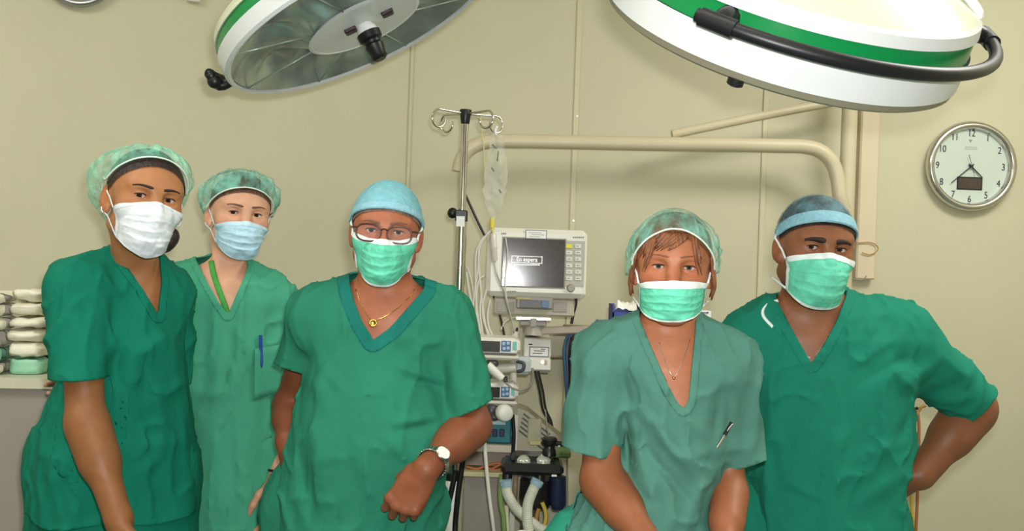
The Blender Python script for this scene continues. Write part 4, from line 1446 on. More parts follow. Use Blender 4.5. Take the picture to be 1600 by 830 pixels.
# red bin on a low trolley, in the gap between two people
TY = 3.1
t = thing('supply_trolley', at(520, 415, TY + 0.15) * np.array((1, 1, 0)), 'white supply trolley hidden behind the person with glasses', 'trolley')
xA, xB = at(456, 560, TY)[0], at(560, 560, TY)[0]
ztr = at(470, 575, TY)[2]
MB().box(((xA + xB) / 2, TY + 0.15, ztr - 0.01), (xB - xA, 0.3, 0.02), None, 0.003).build('tray', m_white, t)
MB().box(((xA + xB) / 2, TY + 0.15, 0.35), (xB - xA, 0.3, 0.02), None, 0.003).build('lower_tray', m_white, t)
for x in (xA + 0.015, xB - 0.015):
    for y in (TY + 0.015, TY + 0.285):
        MB().cyl((x, y, 0.0), (x, y, ztr - 0.02), 0.011, n=10).build('leg', m_chrome2, t, True, 40)
t = thing('red_bin', at(475, 575, TY + 0.08), 'red bin with brown handle seen between two people', 'bin')
xA, xB = at(456, 560, TY)[0], at(505, 560, TY)[0]
zr = at(460, 512, TY)[2]
b = MB(); b.box(((xA + xB) / 2, TY + 0.09, (ztr + zr) / 2), (xB - xA, 0.14, zr - ztr), None, 0.008); b.build('tub', mat('bin_red', (190, 30, 44), 0.45), t)
b = MB(); fb(b, 462, 489, 474, 513, TY + 0.06, 0.05, 0.006); b.build('handle', mat('handle_brown', (172, 104, 66), 0.5), t)

# stool under the seated woman
stl = np.array((at(1000, 415, 1.99)[0], 2.0, 0.0))
t = thing('round_stool', stl, 'round padded stool under the seated person in grey teal scrubs', 'stool')
MB().lathe(stl, (0, 0, 1), [(0.555, 0.12), (0.56, 0.17), (0.59, 0.185), (0.615, 0.178), (0.622, 0.14)], 36).build('seat', mat('stool_black', (36, 38, 42), 0.5), t, True, 50)
MB().cyl(stl + np.array((0, 0, 0.08)), stl + np.array((0, 0, 0.56)), 0.025, n=16).build('column', m_chrome2, t, True, 40)
ring = [stl + np.array((0.2 * math.cos(a), 0.2 * math.sin(a), 0.24)) for a in np.linspace(0, 2 * PI, 32, endpoint=False)]
MB().tube(ring, 0.011, 8, closed=True).build('foot_ring', m_chrome2, t, True)
for k in range(5):
    a = 2 * PI * k / 5
    d = np.array((math.cos(a), math.sin(a), 0))
    l_ = MB().tube([stl + np.array((0, 0, 0.1)) + d * 0.02, stl + np.array((0, 0, 0.065)) + d * 0.24], 0.015, 8).build('leg', m_chrome2, t, True)
    MB().lathe(stl + np.array((0, 0, 0.028)) + d * 0.24 - np.cross(d, (0, 0, 1)) * 0.011, np.cross(d, (0, 0, 1)), [(0, 0.028), (0.022, 0.028)], 14).build('castor', m_black2, l_)
    if k < 4: MB().tube([stl + np.array((0, 0, 0.24)) + d * 0.022, stl + np.array((0, 0, 0.24)) + d * 0.2], 0.007, 6).build('spoke', m_chrome2, t, True)

# ------------------------------------------------------------------ people


def unit(v):
    v = np.array(v, float)
    return v / np.linalg.norm(v)


def head_frame(h):
    ps, th, ro = (math.radians(a) for a in (h['yaw'], h['pitch'], h['roll']))
    F = np.array([math.sin(ps), -math.cos(ps), 0]); R = np.array([math.cos(ps), math.sin(ps), 0]); U = np.array([0, 0, 1.0])
    F, U = F * math.cos(th) - U * math.sin(th), U * math.cos(th) + F * math.sin(th)
    U, R = U * math.cos(ro) + R * math.sin(ro), R * math.cos(ro) - U * math.sin(ro)
    M = np.stack([R, F, U], 1)
    s = h['s']
    C = at(*h['eye']) - M @ np.array([0, 0.080, 0]) * s
    return C, M, s


def head_prims(C, M, s, male=False, ears=True):
    W = lambda x, y, z: C + M @ np.array([x, y, z]) * s

    def ell(c, r, k=0.02, op='+', rot=None):
        R = M if rot is None else M @ rot
        return P_ell(W(*c), np.array(r) * s, R, k * s, op)

    def cone(a, b, ra, rb, k=0.015, op='+'):
        return P_cone(W(*a), W(*b), ra * s, rb * s, k * s, op)
    jw = 0.058 if male else 0.052
    P = [ell((0, -0.014, 0.026), (0.076, 0.096, 0.086)),
         ell((0, 0.024, 0.012), (0.066, 0.066, 0.07), 0.03),
         ell((0, 0.022, -0.052), (jw, 0.062, 0.062), 0.035),
         ell((0, 0.062, -0.098), (0.024 if male else 0.02, 0.02, 0.017), 0.03),
         cone((-jw + 0.004, -0.012, -0.06), (-0.018, 0.06, -0.1), 0.014, 0.012, 0.03),
         cone((jw - 0.004, -0.012, -0.06), (0.018, 0.06, -0.1), 0.014, 0.012, 0.03)]
    for sx in (-1, 1):
        P += [ell((sx * 0.043, 0.05, -0.027), (0.022, 0.022, 0.017), 0.025),
              cone((sx * 0.012, 0.083, 0.016), (sx * 0.046, 0.066, 0.021), 0.009 if male else 0.007, 0.008, 0.014),
              ell((sx * 0.031, 0.089, -0.002), (0.019, 0.014, 0.0125), 0.012, '-')]
    P += [cone((0, 0.079, 0.012), (0, 0.1, -0.03), 0.0085, 0.0115, 0.014),
          ell((0, 0.101, -0.036), (0.0115, 0.0115, 0.0095), 0.01)]
    for sx in (-1, 1):
        P += [ell((sx * 0.0115, 0.092, -0.038), (0.0085, 0.011, 0.008), 0.008),
              ell((sx * 0.0055, 0.098, -0.0465), (0.004, 0.005, 0.004), 0.003, '-')]
    P += [cone((-0.022, 0.079, -0.071), (0.022, 0.079, -0.071), 0.0055, 0.0055, 0.012),
          ell((0, 0.086, -0.068), (0.017, 0.006, 0.005), 0.008),
          ell((0, 0.085, -0.077), (0.016, 0.0065, 0.0055), 0.008),
          ell((0, 0.094, -0.0725), (0.022, 0.006, 0.0012), 0.003, '-')]
    for sx in (-1, 1):
        P += [ell((sx * 0.031, 0.066, -0.0005), (0.0152, 0.0152, 0.0152), 0.005),
              cone((sx * 0.018, 0.0795, 0.0085), (sx * 0.045, 0.0715, 0.0085), 0.0028, 0.0028, 0.006),
              ell((sx * 0.031, 0.083, -0.0012), (0.0136, 0.0125, 0.0043), 0.0018, '-')]
        if ears:
            t = math.radians(-22) * sx
            rot = rotz(sx * 0.42)
            P += [ell((sx * 0.079, -0.012, -0.012), (0.0065, 0.019, 0.032), 0.008, '+', rot),
                  ell((sx * 0.086, -0.006, -0.008), (0.006, 0.011, 0.02), 0.005, '-', rot),
                  ell((sx * 0.077, -0.002, -0.037), (0.005, 0.009, 0.01), 0.006, '+', rot)]
    return P, W


def hand_prims(Wr, f, n, side, sc=1.0, curl=(50, 60, 40), thumb=0.3, curls=None, spread=0.0):
    """Wr wrist, f towards the fingers, n out of the palm, side +1/-1 picks the thumb's edge"""
    f = unit(f); n = unit(n - f * np.dot(n, f)); s = np.cross(f, n) * side
    W = lambda a, b, c: Wr + (f * a + s * b + n * c) * sc
    M = np.stack([f, s, n], 1)
    P = [P_ell(W(0.048, 0.0, 0.0), np.array((0.05, 0.037, 0.0135)) * sc, M, 0.012 * sc),
         P_cone(W(0.0, 0, 0), W(0.03, 0, 0), 0.0215 * sc, 0.021 * sc, 0.02 * sc),
         P_ell(W(0.036, 0.023, 0.009), np.array((0.032, 0.016, 0.013)) * sc, M, 0.012 * sc)]
    kn = [(0.090, 0.029), (0.095, 0.009), (0.090, -0.011), (0.081, -0.029)]
    ln = [(0.043, 0.026, 0.021), (0.047, 0.030, 0.022), (0.044, 0.028, 0.022), (0.034, 0.021, 0.020)]
    tips = []
    for i in range(4):
        a0, b0 = kn[i]
        cu = curls[i] if curls else curl
        P.append(P_cone(W(0.02, b0 * 0.6, 0), W(a0, b0, -0.002), 0.0115 * sc, 0.0102 * sc, 0.012 * sc))
        p = W(a0, b0, -0.002)
        th = 0.0
        sp = spread * (1.5 - i)
        r = [0.0096, 0.0086, 0.0078, 0.0066] if i < 3 else [0.0084, 0.0076, 0.0068, 0.0058]
        P.append(P_ell(p, np.full(3, 0.0108 * sc), None, 0.006 * sc))
        for j in range(3):
            th += math.radians(cu[j])
            d = f * math.cos(th) + n * math.sin(th) + s * sp
            q = p + unit(d) * ln[i][j] * sc
            P.append(P_cone(p, q, r[j] * sc, r[j + 1] * sc, 0.0035 * sc))
            p = q
        tips.append(p)
    p = W(0.022, 0.024, 0.006)
    t = thumb
    dirs = [f * 0.62 + s * (0.78 - t * 0.5) + n * (0.2 + t * 0.5), f * 0.86 + s * (0.38 - t * 0.75) + n * (0.25 + t * 0.5),
            f * 0.93 + s * (0.15 - t * 0.9) + n * (0.3 + t * 0.4)]
    for d, L, ra, rb in zip(dirs, (0.044, 0.032, 0.026), (0.014, 0.0108, 0.0098), (0.0108, 0.0098, 0.0078)):
        q = p + unit(d) * L * sc
        P.append(P_cone(p, q, ra * sc, rb * sc, 0.007 * sc))
        p = q
    return P


def seg_dist(px, py, x0, y0, x1, y1):
    dx, dy = x1 - x0, y1 - y0
    L2 = dx * dx + dy * dy + 1e-9
    t = ((px - x0) * dx + (py - y0) * dy) / L2
    tc = np.clip(t, 0, 1)
    return np.hypot(px - x0 - tc * dx, py - y0 - tc * dy), t


def poly_sd(px, py, poly):
    """signed distance to a polygon, negative inside"""
    d = np.full(len(px), 1e9)
    ins = np.zeros(len(px), bool)
    n = len(poly)
    for i in range(n):
        (x0, y0), (x1, y1) = poly[i], poly[(i + 1) % n]
        e, _ = seg_dist(px, py, x0, y0, x1, y1)
        d = np.minimum(d, e)
        c = ((y0 > py) != (y1 > py))
        xx = (x1 - x0) * (py - y0) / (y1 - y0 + 1e-12) + x0
        ins ^= c & (px < xx)
    return np.where(ins, -d, d)


def cloth_disp(folds, Yc, seed, amp):
    def f(p):
        q = p * np.array((9.0, 9.0, 4.5)) + seed * 3.7
        a = vnoise(q, seed)
        b = vnoise(p * np.array((21.0, 16.0, 13.0)) + a[:, None] * 0.8 + 5.1, seed + 1)
        r = (1 - np.abs(a)) ** 6 * 0.009 + (1 - np.abs(b)) ** 6 * 0.0075 + a * 0.004
        out = -(r - 0.003) * amp
        px, py = to_px(p)
        front = np.clip((Yc + 0.02 - p[:, 1]) / 0.06, 0, 1)
        for (x0, y0, x1, y1, wd, am) in folds:
            d, t = seg_dist(px, py, x0, y0, x1, y1)
            win = np.clip(1.15 - np.abs(t - 0.5) * 1.6, 0.0, 1.0)
            g = np.exp(-(d / wd) ** 2)
            out -= 1.15 * am * g * np.clip(win, 0, 1) * front
        return out
    return f


def cap_mesh(C, M, s, prims, edge, puff, wr, seed, gap=0.004, radii=(0.079, 0.099, 0.09), lop=(0, 0, 0), nt=120, nf=34, nw=6.0, top=0.0):
    """a cloth cap from the crown to an edge given as polar angles (front, side, back) in degrees"""
    ef, es, eb = edge
    th = np.linspace(0, 2 * PI, nt, endpoint=False)
    tt = np.linspace(0.0, 1.0, nf) ** 0.85
    TH, T = np.meshgrid(th, tt, indexing='ij')
    c = np.cos(TH)
    E = np.radians(es + (ef - eb) / 2 * c + ((ef + eb) / 2 - es) * c * c)
    PHI = E * T
    D = np.stack([np.sin(TH) * np.sin(PHI), c * np.sin(PHI), np.cos(PHI)], -1).reshape(-1, 3)
    r0 = 1 / np.linalg.norm(D / np.array(radii), axis=1)
    t = T.ravel()
    env = np.clip(t * 1.6, 0, 1) ** 1.2 * (1 - t ** 7)
    tq = np.stack([np.cos(TH).ravel() * nw, np.sin(TH).ravel() * nw, t * 1.6], 1)
    n1 = vnoise(tq + seed, seed)
    n2 = vnoise(tq * np.array((2.1, 2.1, 1.4)) + seed, seed + 3)
    n3 = vnoise(D * 9 + seed, seed + 5)
    n4 = (1 - np.abs(vnoise(np.stack([np.cos(TH).ravel() * nw * 2.6, np.sin(TH).ravel() * nw * 2.6, t * 1.1], 1) + seed, seed + 8))) ** 3
    asym = 1 + D @ np.array(lop)
    r = r0 * (1 + puff * env * asym + top * (1 - t) ** 2) + wr * (0.25 + 0.75 * t) * (0.8 * n1 + 0.5 * n2 + 0.5 * n3 + 0.9 * n4 * np.clip(t * 2 - 0.4, 0, 1)) * (1 - 0.75 * t ** 10)
    L = np.array((0, -0.013, 0.026)) + D * r[:, None]
    p = C + (L * s) @ M.T
    p = push_out(prims, p, gap)
    F = grid_faces(nt, nf, True)
    edge_pts = p.reshape(nt, nf, 3)[:, -1]
    return p, F, edge_pts


def mask_mesh(W, prims, k, seed=1, nu=56, nv=40):
    """pleated face mask: k has the half width, the heights (eye level = 0) at the centre and at the sides"""
    u = np.linspace(-1, 1, nu); v = np.linspace(0, 1, nv)
    Uu, Vv = np.meshgrid(u, v, indexing='ij')
    au = np.abs(Uu)
    zt = k['zt'] + (k['zts'] - k['zt']) * au ** 1.6
    zb = k['zb'] + (k['zbs'] - k['zb']) * au ** k.get('bp', 2.2)
    z = zt + (zb - zt) * Vv + k.get('skew', 0) * Uu
    wd = np.interp(Vv, (0, 0.45, 1), (k['w'], k['w'] * 1.0, k['w'] * k.get('wb', 0.9)))
    x = wd * np.sin(Uu * 1.25) / math.sin(1.25)
    zc = z
    yf = np.interp(-zc, (0.0, 0.02, 0.04, 0.075, 0.105, 0.125, 0.14), (0.091, 0.103, 0.117, 0.113, 0.103, 0.082, 0.06))
    ys = np.interp(Vv, (0, 0.5, 1), (0.036, 0.03, 0.022))
    y = yf - (yf - ys) * au ** 2.1
    y = y + 0.005 * np.exp(-(Uu / 0.16) ** 2) * (1 - Vv)
    inner = np.clip((1 - au) * 6, 0, 1)
    pl = 0
    for v0 in (0.33, 0.52, 0.70):
        q = (Vv - v0 - 0.05 * au * au - 0.02 * np.sin(Uu * 5 + seed)) / 0.055
        pl = pl + np.where(q > 0, np.exp(-q * 1.2), np.exp(q * 4.5)) * (1.0 - 0.75 * au ** 1.5 * 0)
    y = y + 0.0052 * pl * np.clip(inner, 0.25, 1)
    Q = np.stack([Uu.ravel() * 3.0, Vv.ravel() * 5.0, Uu.ravel() * 0 + seed * 2.3], 1)
    nz = vnoise(Q, seed).reshape(nu, nv); nz2 = vnoise(Q * 2.7 + 4, seed + 2).reshape(nu, nv)
    y = y + (0.005 * nz + 0.0028 * (1 - np.abs(nz2)) ** 2) * np.clip(inner * 1.2, 0.2, 1) * np.clip(Vv * 5, 0, 1)
    L = np.stack([x.ravel(), y.ravel(), z.ravel()], 1)
    p = np.array([W(*q) for q in L])
    p = push_out(prims, p, 0.0035)
    return p, grid_faces(nu, nv), nu, nv


def sub_grid(p, nu, nv, iu, iv, out=0.0, F0=None):
    """a strip of a grid mesh, lifted off by out"""
    N = normals(p, grid_faces(nu, nv))
    P2 = p.reshape(nu, nv, 3)[iu[0]:iu[1], iv[0]:iv[1]].reshape(-1, 3)
    N2 = N.reshape(nu, nv, 3)[iu[0]:iu[1], iv[0]:iv[1]].reshape(-1, 3)
    return P2, N2, grid_faces(iu[1] - iu[0], iv[1] - iv[0])


def solidify(o, th, off=-1.0):
    bm = bmesh.new()
    bm.from_mesh(o.data)
    bmesh.ops.remove_doubles(bm, verts=bm.verts, dist=0.0011)
    bmesh.ops.dissolve_degenerate(bm, edges=bm.edges, dist=0.0004)
    bm.to_mesh(o.data)
    bm.free()
    md = o.modifiers.new('thickness', 'SOLIDIFY')
    md.thickness = th
    md.offset = off
    return o


def person(cfg):
    root = thing('person', cfg['root'], cfg['label'], 'person', None)
    Yc = cfg['Yc']
    C, M, s = head_frame(cfg['head'])
    HP, W = head_prims(C, M, s, cfg.get('male', False))
    # ---- trunk of the tunic from the outline in the photograph
    yaw = math.radians(cfg.get('yaw', 0))
    st = []
    for row in cfg['stations']:
        py, xl, xr, b = row[:4]
        yy = row[4] if len(row) > 4 else Yc
        a, c = at(xl, py, yy), at(xr, py, yy)
        st.append(((a[2] + c[2]) / 2, (a[0] + c[0]) / 2, yy, (c[0] - a[0]) / 2, b))
    SA, SB = at(*cfg['shA']), at(*cfg['shB'])
    NB = at(*cfg['neck'])
    nr = cfg.get('nr', 0.052)
    sr = cfg.get('sr', 0.066)

    def trunk(inset, low=None):
        up = np.array((0, 0, 1.0))
        rows = st if low is None else [q for q in st if q[0] > low]
        P = [P_loft(rows, yaw, inset, 0.05)]
        for S, e in ((SA, -1), (SB, 1)):
            P.append(P_cone(NB + (S - NB) * 0.22 + up * cfg.get('trap', 0.0), S, 0.058 - inset, sr - inset, 0.05))
        P.append(P_ell(NB - up * 0.06, np.array((0.15, 0.085, 0.085)) - inset, rotz(yaw), 0.06))
        for (bx, by, bY, br) in cfg.get('bulk', []):
            P.append(P_ell(at(bx, by, bY), np.array(br) - inset, None, 0.05))
        return P
    # ---- arms
    arms, hands, boxes = [], [], []
    for side in ('A', 'B'):
        a = cfg['arm' + side]
        S = SA if side == 'A' else SB
        E, Wr = at(*a['elbow']), at(*a['wrist'])
        r = a['r']
        arms += [P_cone(S, E, r[0], r[1], 0.02), P_cone(E, Wr, r[1], r[2], 0.015),
                 P_cone(E + (Wr - E) * 0.12, E + (Wr - E) * 0.42, r[1] * 1.04, r[1] * 0.98, 0.03)]
        h = a['hand']
        hp = hand_prims(Wr, h['f'], np.array(h['n'], float), h['side'], h.get('sc', 1.0), h.get('curl', (25, 35, 20)),
                        h.get('thumb', 0.3), h.get('curls'), h.get('spread', 0.02))
        hands.append(hp)
        cs = np.array([q['c'] for q in hp]); rs = np.array([q['r'] for q in hp])[:, None]
        boxes.append(((cs - rs).min(0) - 0.012, (cs + rs).max(0) + 0.012))
    hb = W(0, -0.03, -0.065)
    neck = [P_cone(hb, NB + np.array((0, 0.012, 0)), nr * 0.98, nr * 1.12, 0.03),
            P_ell(NB + np.array((0, 0.0, -0.03)), (0.1, 0.06, 0.045), rotz(yaw), 0.05)]
    # collar bones and neck cords give the neck opening its relief
    for e in (-1, 1):
        Ry = rotz(yaw)
        neck.append(P_cone(NB + Ry @ np.array((e * 0.016, -0.058, -0.045)), NB + Ry @ np.array((e * 0.10, -0.028, -0.024)), 0.009, 0.008, 0.02))
        neck.append(P_cone(NB + Ry @ np.array((e * 0.014, -0.054, -0.04)), hb + M @ np.array((e * 0.05, 0.0, 0.0)), 0.008, 0.012, 0.02))
    # ---- legs
    L = cfg['legs']
    legs, trous = [], []
    for (hip, kn, an) in L:
        hip, kn, an = np.array(hip), np.array(kn), np.array(an)
        legs += [P_cone(hip, kn, 0.08, 0.052, 0.03), P_cone(kn, an, 0.05, 0.036, 0.02),
                 P_cone(an, an + np.array((0, -0.13, -0.035)), 0.034, 0.024, 0.02)]
        trous += [P_cone(hip, kn, 0.118, 0.088, 0.03), P_cone(kn, an + (an - kn) * 0.05, 0.088, 0.085, 0.03)]
    rows = [q for q in st if q[0] < cfg['hemz'] + 0.25]
    if len(rows) > 1 and not cfg.get('seated'):
        trous.append(P_loft(rows, yaw, 0.014, 0.04))
    hipc = (np.array(L[0][0]) + np.array(L[1][0])) / 2
    legs.append(P_ell(hipc + np.array((0, 0, 0.04)), (0.145, 0.1, 0.11), None, 0.05))
    trous.append(P_ell(hipc + np.array((0, 0.0, 0.04)), (0.185, 0.135, 0.15), None, 0.06))
    body = trunk(0.024, cfg['hemz'] + 0.03) + legs + arms + neck
    allp = body + HP + hands[0] + hands[1]
    # ---- one skin: the same field sampled finely at face and hands, coarser elsewhere
    hl = np.array([W(x, y, z) for x in (-0.1, 0.1) for y in (-0.13, 0.125) for z in (-0.135, 0.13)])
    hbox = (hl.min(0), hl.max(0))
    el = np.array([W(x, y, z) for x in (-0.052, 0.052) for y in (0.055, 0.1) for z in (-0.012, 0.016)])
    ebox = (el.min(0), el.max(0))
    lo = np.min([q['c'] - q['r'] for q in body + hands[0] + hands[1]], axis=0)
    hi = np.max([q['c'] + q['r'] for q in body + hands[0] + hands[1]], axis=0)
    lo[2] = max(lo[2] - 0.02, -0.03)
    parts = [net(allp, lo - 0.01, hi + 0.01, 0.0075, holes=[hbox] + boxes)]
    parts.append(net(allp, hbox[0], hbox[1], 0.0026, holes=[ebox]))
    parts.append(net(allp, ebox[0], ebox[1], 0.0012))
    hidden = cfg.get('hide_hands', ())
    for b, nm in zip(boxes, 'AB'):
        parts.append(net(allp, b[0], b[1], 0.004 if nm in hidden else 0.0024))
    V, F = join(parts)
    # skin tint by place on the face: lips, cheeks, nose and ears a little redder
    q = ((V - C) @ M) / s
    col = np.ones((len(V), 4))
    red = (0.55 * np.exp(-((np.abs(q[:, 0]) - 0.045) / 0.02) ** 2 - ((q[:, 2] + 0.03) / 0.02) ** 2) * (q[:, 1] > 0.02)
           + 0.6 * np.exp(-(q[:, 0] / 0.015) ** 2 - ((q[:, 2] + 0.035) / 0.015) ** 2) * (q[:, 1] > 0.07)
           + 0.6 * (np.abs(q[:, 0]) > 0.078) * (np.abs(q[:, 2] + 0.012) < 0.045) * (np.abs(q[:, 1] + 0.01) < 0.03)
           + 0.35 * np.exp(-((np.abs(q[:, 0]) - 0.031) / 0.013) ** 2 - ((q[:, 2] - 0.001) / 0.009) ** 2) * (q[:, 1] > 0.05)
           + 0.9 * (np.exp(-(q[:, 0] / 0.018) ** 4 - ((q[:, 2] + 0.0725) / 0.009) ** 4)) * (q[:, 1] > 0.07))
    red = np.clip(red, 0, 1)
    tan = np.clip((P_cone(C, NB + np.array((0, -0.05, -0.1)), 0.16, 0.12)['f'](V) - 0.0) / 0.08, 0, 1) * cfg.get('tan', 0.45)  # flash falloff and vignetting painted into the skin away from the face, no suntan
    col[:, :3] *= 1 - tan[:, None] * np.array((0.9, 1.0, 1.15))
    if cfg.get('stubble'):
        sb = np.clip((-q[:, 2] - 0.03) / 0.02, 0, 1) * np.clip((q[:, 2] + 0.16) / 0.03, 0, 1) * np.clip((q[:, 1] + 0.03) / 0.03, 0, 1) * (np.abs(q[:, 0]) < 0.09)
        col[:, :3] *= (1 - cfg['stubble'] * sb)[:, None]
    col[:, 1] *= 1 - 0.22 * red
    col[:, 2] *= 1 - 0.25 * red
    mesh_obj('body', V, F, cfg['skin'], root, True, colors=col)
    # ---- eyes, lashes, brows
    E = {}
    for sx in (-1, 1):
        ec = W(sx * 0.031, 0.066, -0.0005)
        gz = unit(np.array((0.0, 0.0, CAMZ)) - ec)
        mb = MB()
        r = 0.0136 * s
        pr = [(r * math.cos(a), r * math.sin(a)) for a in np.radians((180, 150, 120, 90, 70, 50, 36, 26, 25.5, 18, 12, 11.5, 6, 0.1))]
        mb.lathe(ec, gz, pr, 24)
        mi = [0 if i < 7 * 24 else (1 if i < 10 * 24 else 2) for i in range(13 * 24)] + [0] * (len(mb.F) - 13 * 24)
        mesh_obj('eye', mb.V, mb.F, [m_sclera, cfg['iris'], m_pupil], root, True, mi)
        lash = MB()
        pts = []
        for a in np.linspace(168, 12, 14):
            x, z = 0.0140 * math.cos(math.radians(a)), 0.0050 * math.sin(math.radians(a)) - 0.0012
            pts.append(W(sx * 0.031 + x, 0.066 + math.sqrt(0.0162 ** 2 - x * x - z * z) + 0.0004, z - 0.0005))
        lash.tube(pts, [0.0004, 0.0013, 0.0015, 0.0013, 0.0004], 6)
        lash.build('eyelash', m_lash, root, True)
        n = 18
        g = []
        bw = cfg.get('brow', 1.0)
        for t in np.linspace(0, 1, n):
            for w_ in np.linspace(-1, 1, 6):
                th = (0.0048 * (1 - 0.62 * t) * min(1.0, 0.55 + 3 * t)) * bw
                x = sx * (0.011 + 0.040 * t)
                z = 0.0175 + cfg.get('browz', 0.0) + 0.0045 * math.sin(PI * min(1, t * 1.05) ** 1.3 * 0.78) + w_ * th - 0.0015 * t + cfg.get('browt', 0) * (0.6 - t)
                g.append((x, z, 0.0012 * (1 - w_ * w_) * bw + 0.0002))
        o_ = np.array([W(x, 0.13, z) for x, z, _ in g])
        p = trace(HP, o_, np.tile(-M[:, 1], (len(g), 1)), np.array([q_[2] for q_ in g]) * s)
        mesh_obj('eyebrow', p, grid_faces(n, 6), cfg['browm'], root)
    return dict(root=root, C=C, M=M, s=s, HP=HP, W=W, trunk=trunk, arms=arms, hands=hands, trous=trous, neck=neck,
                SA=SA, SB=SB, NB=NB, Yc=Yc, cfg=cfg, body=body, allp=allp)


def dress(P):
    cfg, root = P['cfg'], P['root']
    Yc = P['Yc']
    disp = cloth_disp(cfg.get('folds', []), Yc, cfg['seed'], cfg.get('amp', 1.0))
    top = P['trunk'](0.0)
    slv = []
    for side in 'AB':
        sl = cfg['slv' + side]
        S = P['S' + side]
        E = at(*sl['end'])
        E2 = S + (E - S) * (1 + 0.09 / np.linalg.norm(E - S))
        rr = sl['r'][1] + (sl['r'][1] - sl['r'][0]) * 0.09 / np.linalg.norm(E - S)
        top.append(P_cone(S, E2, sl['r'][0], rr, cfg.get('kslv', 0.03)))
        slv.append((S, E, E2, rr, sl))
    lo = np.min([q['c'] - q['r'] for q in top], axis=0) - 0.03
    hi = np.max([q['c'] + q['r'] for q in top], axis=0) + 0.03
    V, F = net(top, lo, hi, cfg.get('res', 0.0062), disp)
    F = [tuple(f) for f in F]
    trunk_only = P['trunk'](0.0)
    fill = []
    # sleeve ends
    for S, E, E2, rr, sl in slv:
        h0, h1 = at(*sl['hem'][0], E[1]), at(*sl['hem'][1], E[1])
        ax = unit(E - S)
        t = h1 - h0
        nrm = np.cross(t, (0, 1.0, 0)); nrm = unit(nrm) if np.linalg.norm(nrm) > 1e-6 else ax
        if np.dot(nrm, ax) < 0: nrm = -nrm
        if sl.get('axial'): nrm = unit(nrm + ax * np.array((0, 1.0, 0)))
        pl = (V - (h0 + h1) / 2) @ nrm
        dd = P_cone(E - ax * 0.03, E2 + ax * 0.05, rr + 0.035, rr + 0.05)['f'](V)
        # the side of the trunk behind the open sleeve end
        blo, bhi = np.minimum(E, E2) - rr - 0.11, np.maximum(E, E2) + rr + 0.11
        Vb, Fb = net(trunk_only, blo, bhi, cfg.get('res', 0.0062), disp)
        if len(Fb):
            plb = (Vb - (h0 + h1) / 2) @ nrm
            ddb = P_cone(E - ax * 0.03, E2 + ax * 0.05, rr + 0.035, rr + 0.05)['f'](Vb)
            fill.append(clip(Vb, [tuple(f) for f in Fb], np.maximum(-(plb + 0.004), ddb - 0.008)))
        tr_ = combine(trunk_only, V) - P_cone(S, E2, sl['r'][0], rr)['f'](V)
        V, F = clip(V, F, np.minimum(np.minimum(pl, -dd), tr_))
    V, F = join([(V, F)] + [q for q in fill if len(q[1])])
    # hem
    hz = cfg['hemz']
    wob = 0.006 * np.sin(V[:, 0] * 30 + cfg['seed'])
    V, F = clip(V, F, hz + wob - V[:, 2])
    # neck opening: V shape in front, round at the back
    nk = cfg['vneck']
    px, py = to_px(V)
    sd = poly_sd(px, py, nk)
    fr = V[:, 1] < P['NB'][1] + 0.015
    ax0, ax1 = P['NB'] - np.array((0, 0, 0.1)), P['W'](0, -0.03, -0.03)
    back = P_cone(ax0, ax1 + (ax1 - ax0), cfg.get('nhole', 0.066), 0.08)['f'](V) * 700
    upper = (V[:, 2] > P['NB'][2] - 0.06)
    g = np.where(fr, sd, np.where(upper, np.minimum(np.where(V[:, 1] < P['NB'][1] + 0.05, 1e9, 1e9), back), 1e3))
    Vt, Ft = clip(V, F, -g)
    o = mesh_obj('scrub_top', Vt, Ft, cfg['cloth'], root)
    solidify(o, 0.0022)
    # collar band along the opening, stitched on
    bw = cfg.get('collar_w', 14)
    if bw:
        N = normals(V, F)
        sgn = 1.0 if np.einsum('ij,ij->i', N, V - P['NB']).mean() > 0 else -1.0
        Vc, Fc = clip(V + N * sgn * 0.0022, F, np.maximum(-g, np.where(upper | fr, g - bw, 1.0)))
        Vc, Fc = clip(Vc, Fc, (P['NB'][2] - 0.40) - Vc[:, 2])
        c = mesh_obj('collar', Vc, Fc, cfg.get('collar', cfg['cloth']), o)
        solidify(c, 0.002)
    # trousers
    tr = P['trous']
    lo = np.min([q['c'] - q['r'] for q in tr], axis=0) - 0.02
    hi = np.max([q['c'] + q['r'] for q in tr], axis=0) + 0.02
    V2, F2 = net(tr, lo, hi, 0.012, cloth_disp([], Yc, cfg['seed'] + 9, 1.0))
    V2, F2 = clip(V2, [tuple(f) for f in F2], 0.07 - V2[:, 2])
    if cfg.get('tcut'):
        V2, F2 = clip(V2, F2, V2[:, 2] - cfg['tcut'])
    t_ = mesh_obj('scrub_trousers', V2, F2, cfg.get('tcloth', cfg['cloth']), root)
    solidify(t_, 0.0022)
    for (hip, kn, an) in cfg['legs']:
        an = np.array(an)
        b = an + np.array((0, -0.06, 0))
        fz = an[2] - 0.075
        sp = [P_ell((b[0], b[1] - 0.045, fz + 0.032), (0.047, 0.085, 0.05), None, 0.02),
              P_ell((b[0], b[1] + 0.055, fz + 0.034), (0.04, 0.06, 0.055), None, 0.03),
              P_box((b[0], b[1], fz - 0.1), (0.2, 0.3, 0.1), None, 0.0, 0.004, '-')]
        Vs, Fs = net(sp, (b[0] - 0.07, b[1] - 0.16, fz - 0.01), (b[0] + 0.07, b[1] + 0.14, fz + 0.11), 0.006)
        mesh_obj('shoe', Vs, Fs, m_clog, root)
    return o


